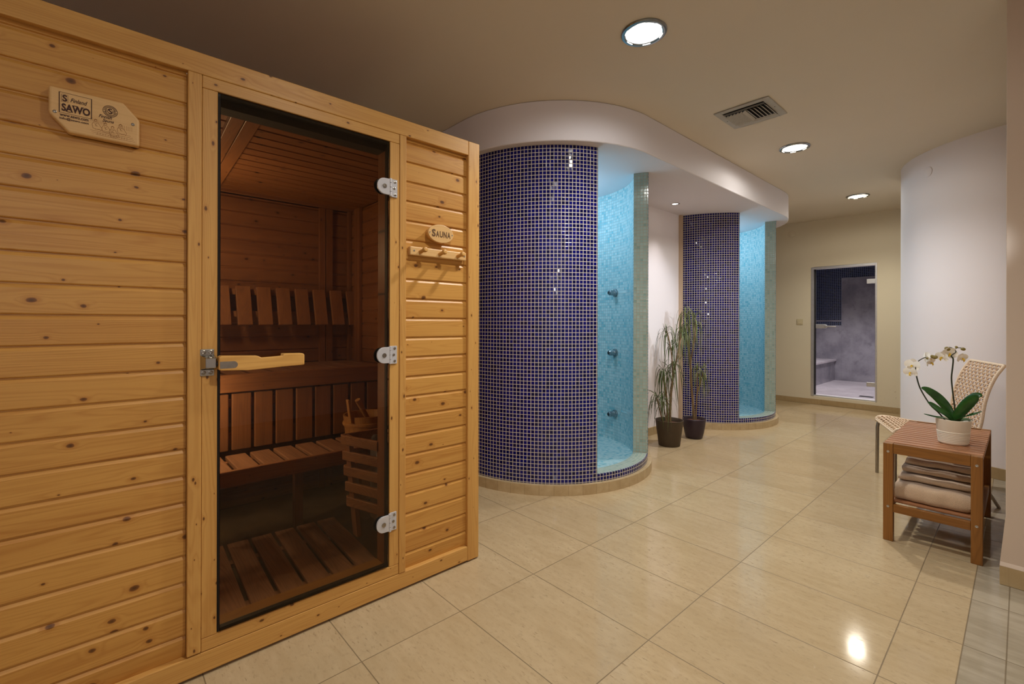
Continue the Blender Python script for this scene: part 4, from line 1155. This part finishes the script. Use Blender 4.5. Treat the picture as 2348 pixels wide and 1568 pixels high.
# ------------------------------------------------------------------ dracaena plants
random.seed(21)
def crown(mb, c, n, L0, L1, w, spread=1.0):
    n = int(n * .62); w *= .85
    for k in range(n):
        a = 2 * PI * k * .618 + random.uniform(-.3, .3)
        L = random.uniform(L0, L1); R = random.uniform(.05, .15) * spread; h = random.uniform(.02, .085)
        d = V((math.cos(a), math.sin(a), 0)); sw = V((-d.y, d.x, 0)) * random.uniform(-.04, .04)
        st_ = V(c) + V((0, 0, random.uniform(-.07, .03)))
        m_ = 10; pts = []
        young = random.random() < .16
        for i in range(m_):
            t = i / (m_ - 1)
            if young: pts.append(st_ + d * R * .9 * t + sw * t * t + V((0, 0, L * .55 * t - L * .25 * t * t)))
            else: pts.append(st_ + d * R * (1 - (1 - t) ** 2.2) + sw * t * t + V((0, 0, h * 3.2 * t * (1 - t) ** 1.2 * 1.6 - L * t ** 1.8)))
        ws = [w * max(.08, (math.sin(PI * (.2 + .78 * i / (m_ - 1))) ** .8)) for i in range(m_)]
        mb.ribbon(pts, ws, (d.x, d.y, .6), fold=.3)
def plant(label, base, pot_prof, potm, soil, stems, crowns, leafm):
    root = thing('potted_plant', label, 'plant', base)
    bx_, by_, bz_ = base
    MB().lathe(pot_prof, base, 48).build('pot', potm, root, smooth=True, angle=50)
    MB().lathe([(0, soil[1] + .006), (soil[0] * .6, soil[1] + .004), (soil[0], soil[1])], base, 24).build('soil', M['soil'], root, smooth=True)
    for pts, r0, r1 in stems:
        c = crom([V(p) for p in pts], 8); n = len(c)
        MB().tube(c, [r0 + (r1 - r0) * i / (n - 1) + (.0008 if i % 2 else 0) for i in range(n)], 9).build('stem', M['stem'], root, smooth=True)
    for (c, n, L0, L1, w, spread) in crowns:
        mb = MB(); crown(mb, c, n, L0, L1, w, spread)
        mb.build('leaf_crown', leafm, root, smooth=True, angle=180)
B1 = V((4.085, 2.268, 0)); B2 = V((4.535, 2.245, 0))
def q1(x, y, z): return (x, y, z)
plant('dracaena in a brown tapered pot, nearer to the front shower', tuple(B1),
      [(0, 0), (.094, 0), (.098, .004), (.128, .236), (.130, .242), (.126, .244), (.121, .238), (.116, .2), (0, .2)], M['potbrown'], (.118, .205),
      [([(4.10, 2.27, .2), (4.105, 2.27, .36), (4.12, 2.27, .50), (4.14, 2.265, .62), (4.15, 2.262, .72)], .0125, .010),
       ([(4.08, 2.285, .2), (4.085, 2.29, .36), (4.07, 2.30, .52), (4.045, 2.31, .66)], .0115, .009),
       ([(4.12, 2.27, .50), (4.16, 2.255, .72), (4.21, 2.245, .9), (4.245, 2.23, 1.08)], .008, .006),
       ([(4.145, 2.265, .68), (4.13, 2.27, .85), (4.10, 2.285, 1.02), (4.07, 2.295, 1.10)], .006, .005),
       ([(4.02, 2.29, .2), (3.985, 2.31, .34), (3.96, 2.325, .45)], .006, .005),
       ([(4.04, 2.27, .2), (4.02, 2.28, .33), (4.00, 2.285, .42)], .005, .004)],
      [((4.15, 2.262, .74), 46, .2, .38, .0046, .9), ((4.045, 2.31, .71), 40, .2, .38, .0046, 1.1), ((4.245, 2.23, 1.08), 36, .18, .34, .0042, .7),
       ((4.07, 2.295, 1.09), 34, .2, .38, .0042, .9), ((3.96, 2.325, .46), 36, .16, .30, .0042, 1.1), ((4.0, 2.285, .44), 26, .14, .26, .0042, 1.), ((4.13, 2.27, .95), 24, .2, .3, .0042, .7)], M['drac'])
plant('taller dracaena in a dark plum rounded pot, before the farther shower', tuple(B2),
      [(0, 0), (.070, 0), (.080, .006), (.092, .05), (.106, .13), (.112, .185), (.112, .197), (.108, .201), (.104, .196), (.1, .165), (0, .165)], M['potplum'], (.1, .172),
      [([(4.545, 2.25, .168), (4.52, 2.25, .35), (4.495, 2.255, .55), (4.475, 2.255, .75), (4.45, 2.26, .9), (4.42, 2.27, 1.05), (4.40, 2.275, 1.2), (4.40, 2.275, 1.27)], .012, .007),
       ([(4.475, 2.255, .75), (4.49, 2.24, .9), (4.51, 2.225, 1.06), (4.505, 2.22, 1.2)], .0075, .006),
       ([(4.56, 2.24, .168), (4.565, 2.235, .32), (4.57, 2.23, .45), (4.60, 2.21, .56), (4.625, 2.20, .66)], .009, .005),
       ([(4.57, 2.23, .45), (4.56, 2.225, .56), (4.555, 2.22, .66)], .006, .005)],
      [((4.40, 2.275, 1.27), 48, .25, .5, .0052, .8), ((4.505, 2.22, 1.21), 34, .2, .38, .0048, .7), ((4.40, 2.275, 1.10), 30, .25, .45, .0048, .7), ((4.625, 2.20, .68), 30, .14, .28, .0046, .7), ((4.555, 2.22, .68), 26, .14, .28, .0046, .7)], M['drac2'])

# ------------------------------------------------------------------ lights
def light(name, typ, loc, energy, color, **kw):
    d = bpy.data.lights.new(name, typ); d.energy = energy; d.color = color
    for k, v in kw.items(): setattr(d, k, v)
    o = bpy.data.objects.new(name, d); COL.objects.link(o); o.location = loc
    return o
SPOT = dict(spot_size=math.radians(140), spot_blend=.8, shadow_soft_size=.06)
light('downlight_lamp', 'SPOT', (2.075, 1.298, CEIL - .03), 98, (1, .99, .96), **SPOT)
light('downlight_lamp', 'SPOT', (4.375, 1.292, CEIL - .03), 104, (1, .98, .96), **SPOT)
light('downlight_lamp', 'SPOT', (6.58, 1.288, CEIL - .03), 80, (1, .94, .80), **SPOT)
light('downlight_lamp', 'SPOT', (.9, .45, CEIL - .03), 76, (1, .95, .86), **SPOT)
for x_, c_ in ((2.075, (1, .98, .94)), (4.375, (1, .95, .86)), (6.58, (1, .92, .78)), (.9, (1, .95, .86))):
    light('downlight_glow', 'SPOT', (x_, 1.294 if x_ > 1 else .45, CEIL - .03), 13, c_, spot_size=math.radians(178), spot_blend=.3, shadow_soft_size=.06)
light('soffit_spot_lamp', 'SPOT', (4.377, 2.372, SOF - .02), 15, (1, .91, .90), spot_size=math.radians(74), spot_blend=1.0, shadow_soft_size=.02)
light('shower_lamp', 'POINT', (2.89, 2.84, SOF - .14), 18, (.58, .80, 1), shadow_soft_size=.05)
light('shower_lamp', 'POINT', (5.745, 2.85, SOF - .14), 18, (.58, .80, 1), shadow_soft_size=.05)
light('cabin_lamp', 'POINT', (.27, 2.66, 1.58), 12, (1, .94, .80), shadow_soft_size=.05)
light('cabin_lamp', 'POINT', (.27, 2.48, .83), 9.5, (1, .95, .84), shadow_soft_size=.05)
light('rear_fill_lamp', 'POINT', (-.6, -1.5, 1.9), 24, (.97, .97, 1), shadow_soft_size=.12)
light('steam_room_lamp', 'SPOT', (8.5, 1.75, 2.36), 230, (1, .95, .95), spot_size=math.radians(125), spot_blend=.5, shadow_soft_size=.1)

dl = light('added_cool_spot', 'SPOT', (2.40, -.74, 1.60), 230, (.80, .89, 1), spot_size=math.radians(21), spot_blend=.7, shadow_soft_size=.05)  # unseen spot, added for cool light and plant shadows on the middle wall
dl.rotation_euler = V((4.22 - 2.40, 2.6 + .74, -.28)).to_track_quat('-Z', 'Y').to_euler()

w = bpy.data.worlds.new('world'); scene.world = w; w.use_nodes = True
w.node_tree.nodes['Background'].inputs[0].default_value = (.02, .018, .016, 1)

# ------------------------------------------------------------------ camera
cam = bpy.data.cameras.new('camera'); co = bpy.data.objects.new('camera', cam); COL.objects.link(co)
scene.camera = co
F_, TH_, RO_, CY_ = 1059., .8356, .0025, 739.
fw = V((math.cos(TH_), math.sin(TH_), 0)); r0 = V((math.sin(TH_), -math.cos(TH_), 0)); u0 = V((0, 0, 1))
R_ = math.cos(RO_) * r0 + math.sin(RO_) * u0; U_ = -math.sin(RO_) * r0 + math.cos(RO_) * u0
co.matrix_world = Matrix(((R_.x, U_.x, -fw.x, 0), (R_.y, U_.y, -fw.y, 0), (R_.z, U_.z, -fw.z, 1.17), (0, 0, 0, 1)))
cam.sensor_fit = 'HORIZONTAL'; cam.sensor_width = 36; cam.lens = F_ / 2348 * 36
cam.shift_y = -(784 - CY_) / 2348
cam.clip_start = .02; cam.clip_end = 60

scene.view_settings.view_transform = 'Standard'
scene.view_settings.look = 'None'
scene.view_settings.exposure = 0
scene.cycles.max_bounces = 10
scene.cycles.diffuse_bounces = 6
scene.cycles.glossy_bounces = 5
scene.cycles.transparent_max_bounces = 12
scene.cycles.sample_clamp_indirect = 6
scene.cycles.caustics_reflective = False
scene.cycles.caustics_refractive = False
scene.cycles.blur_glossy = .5
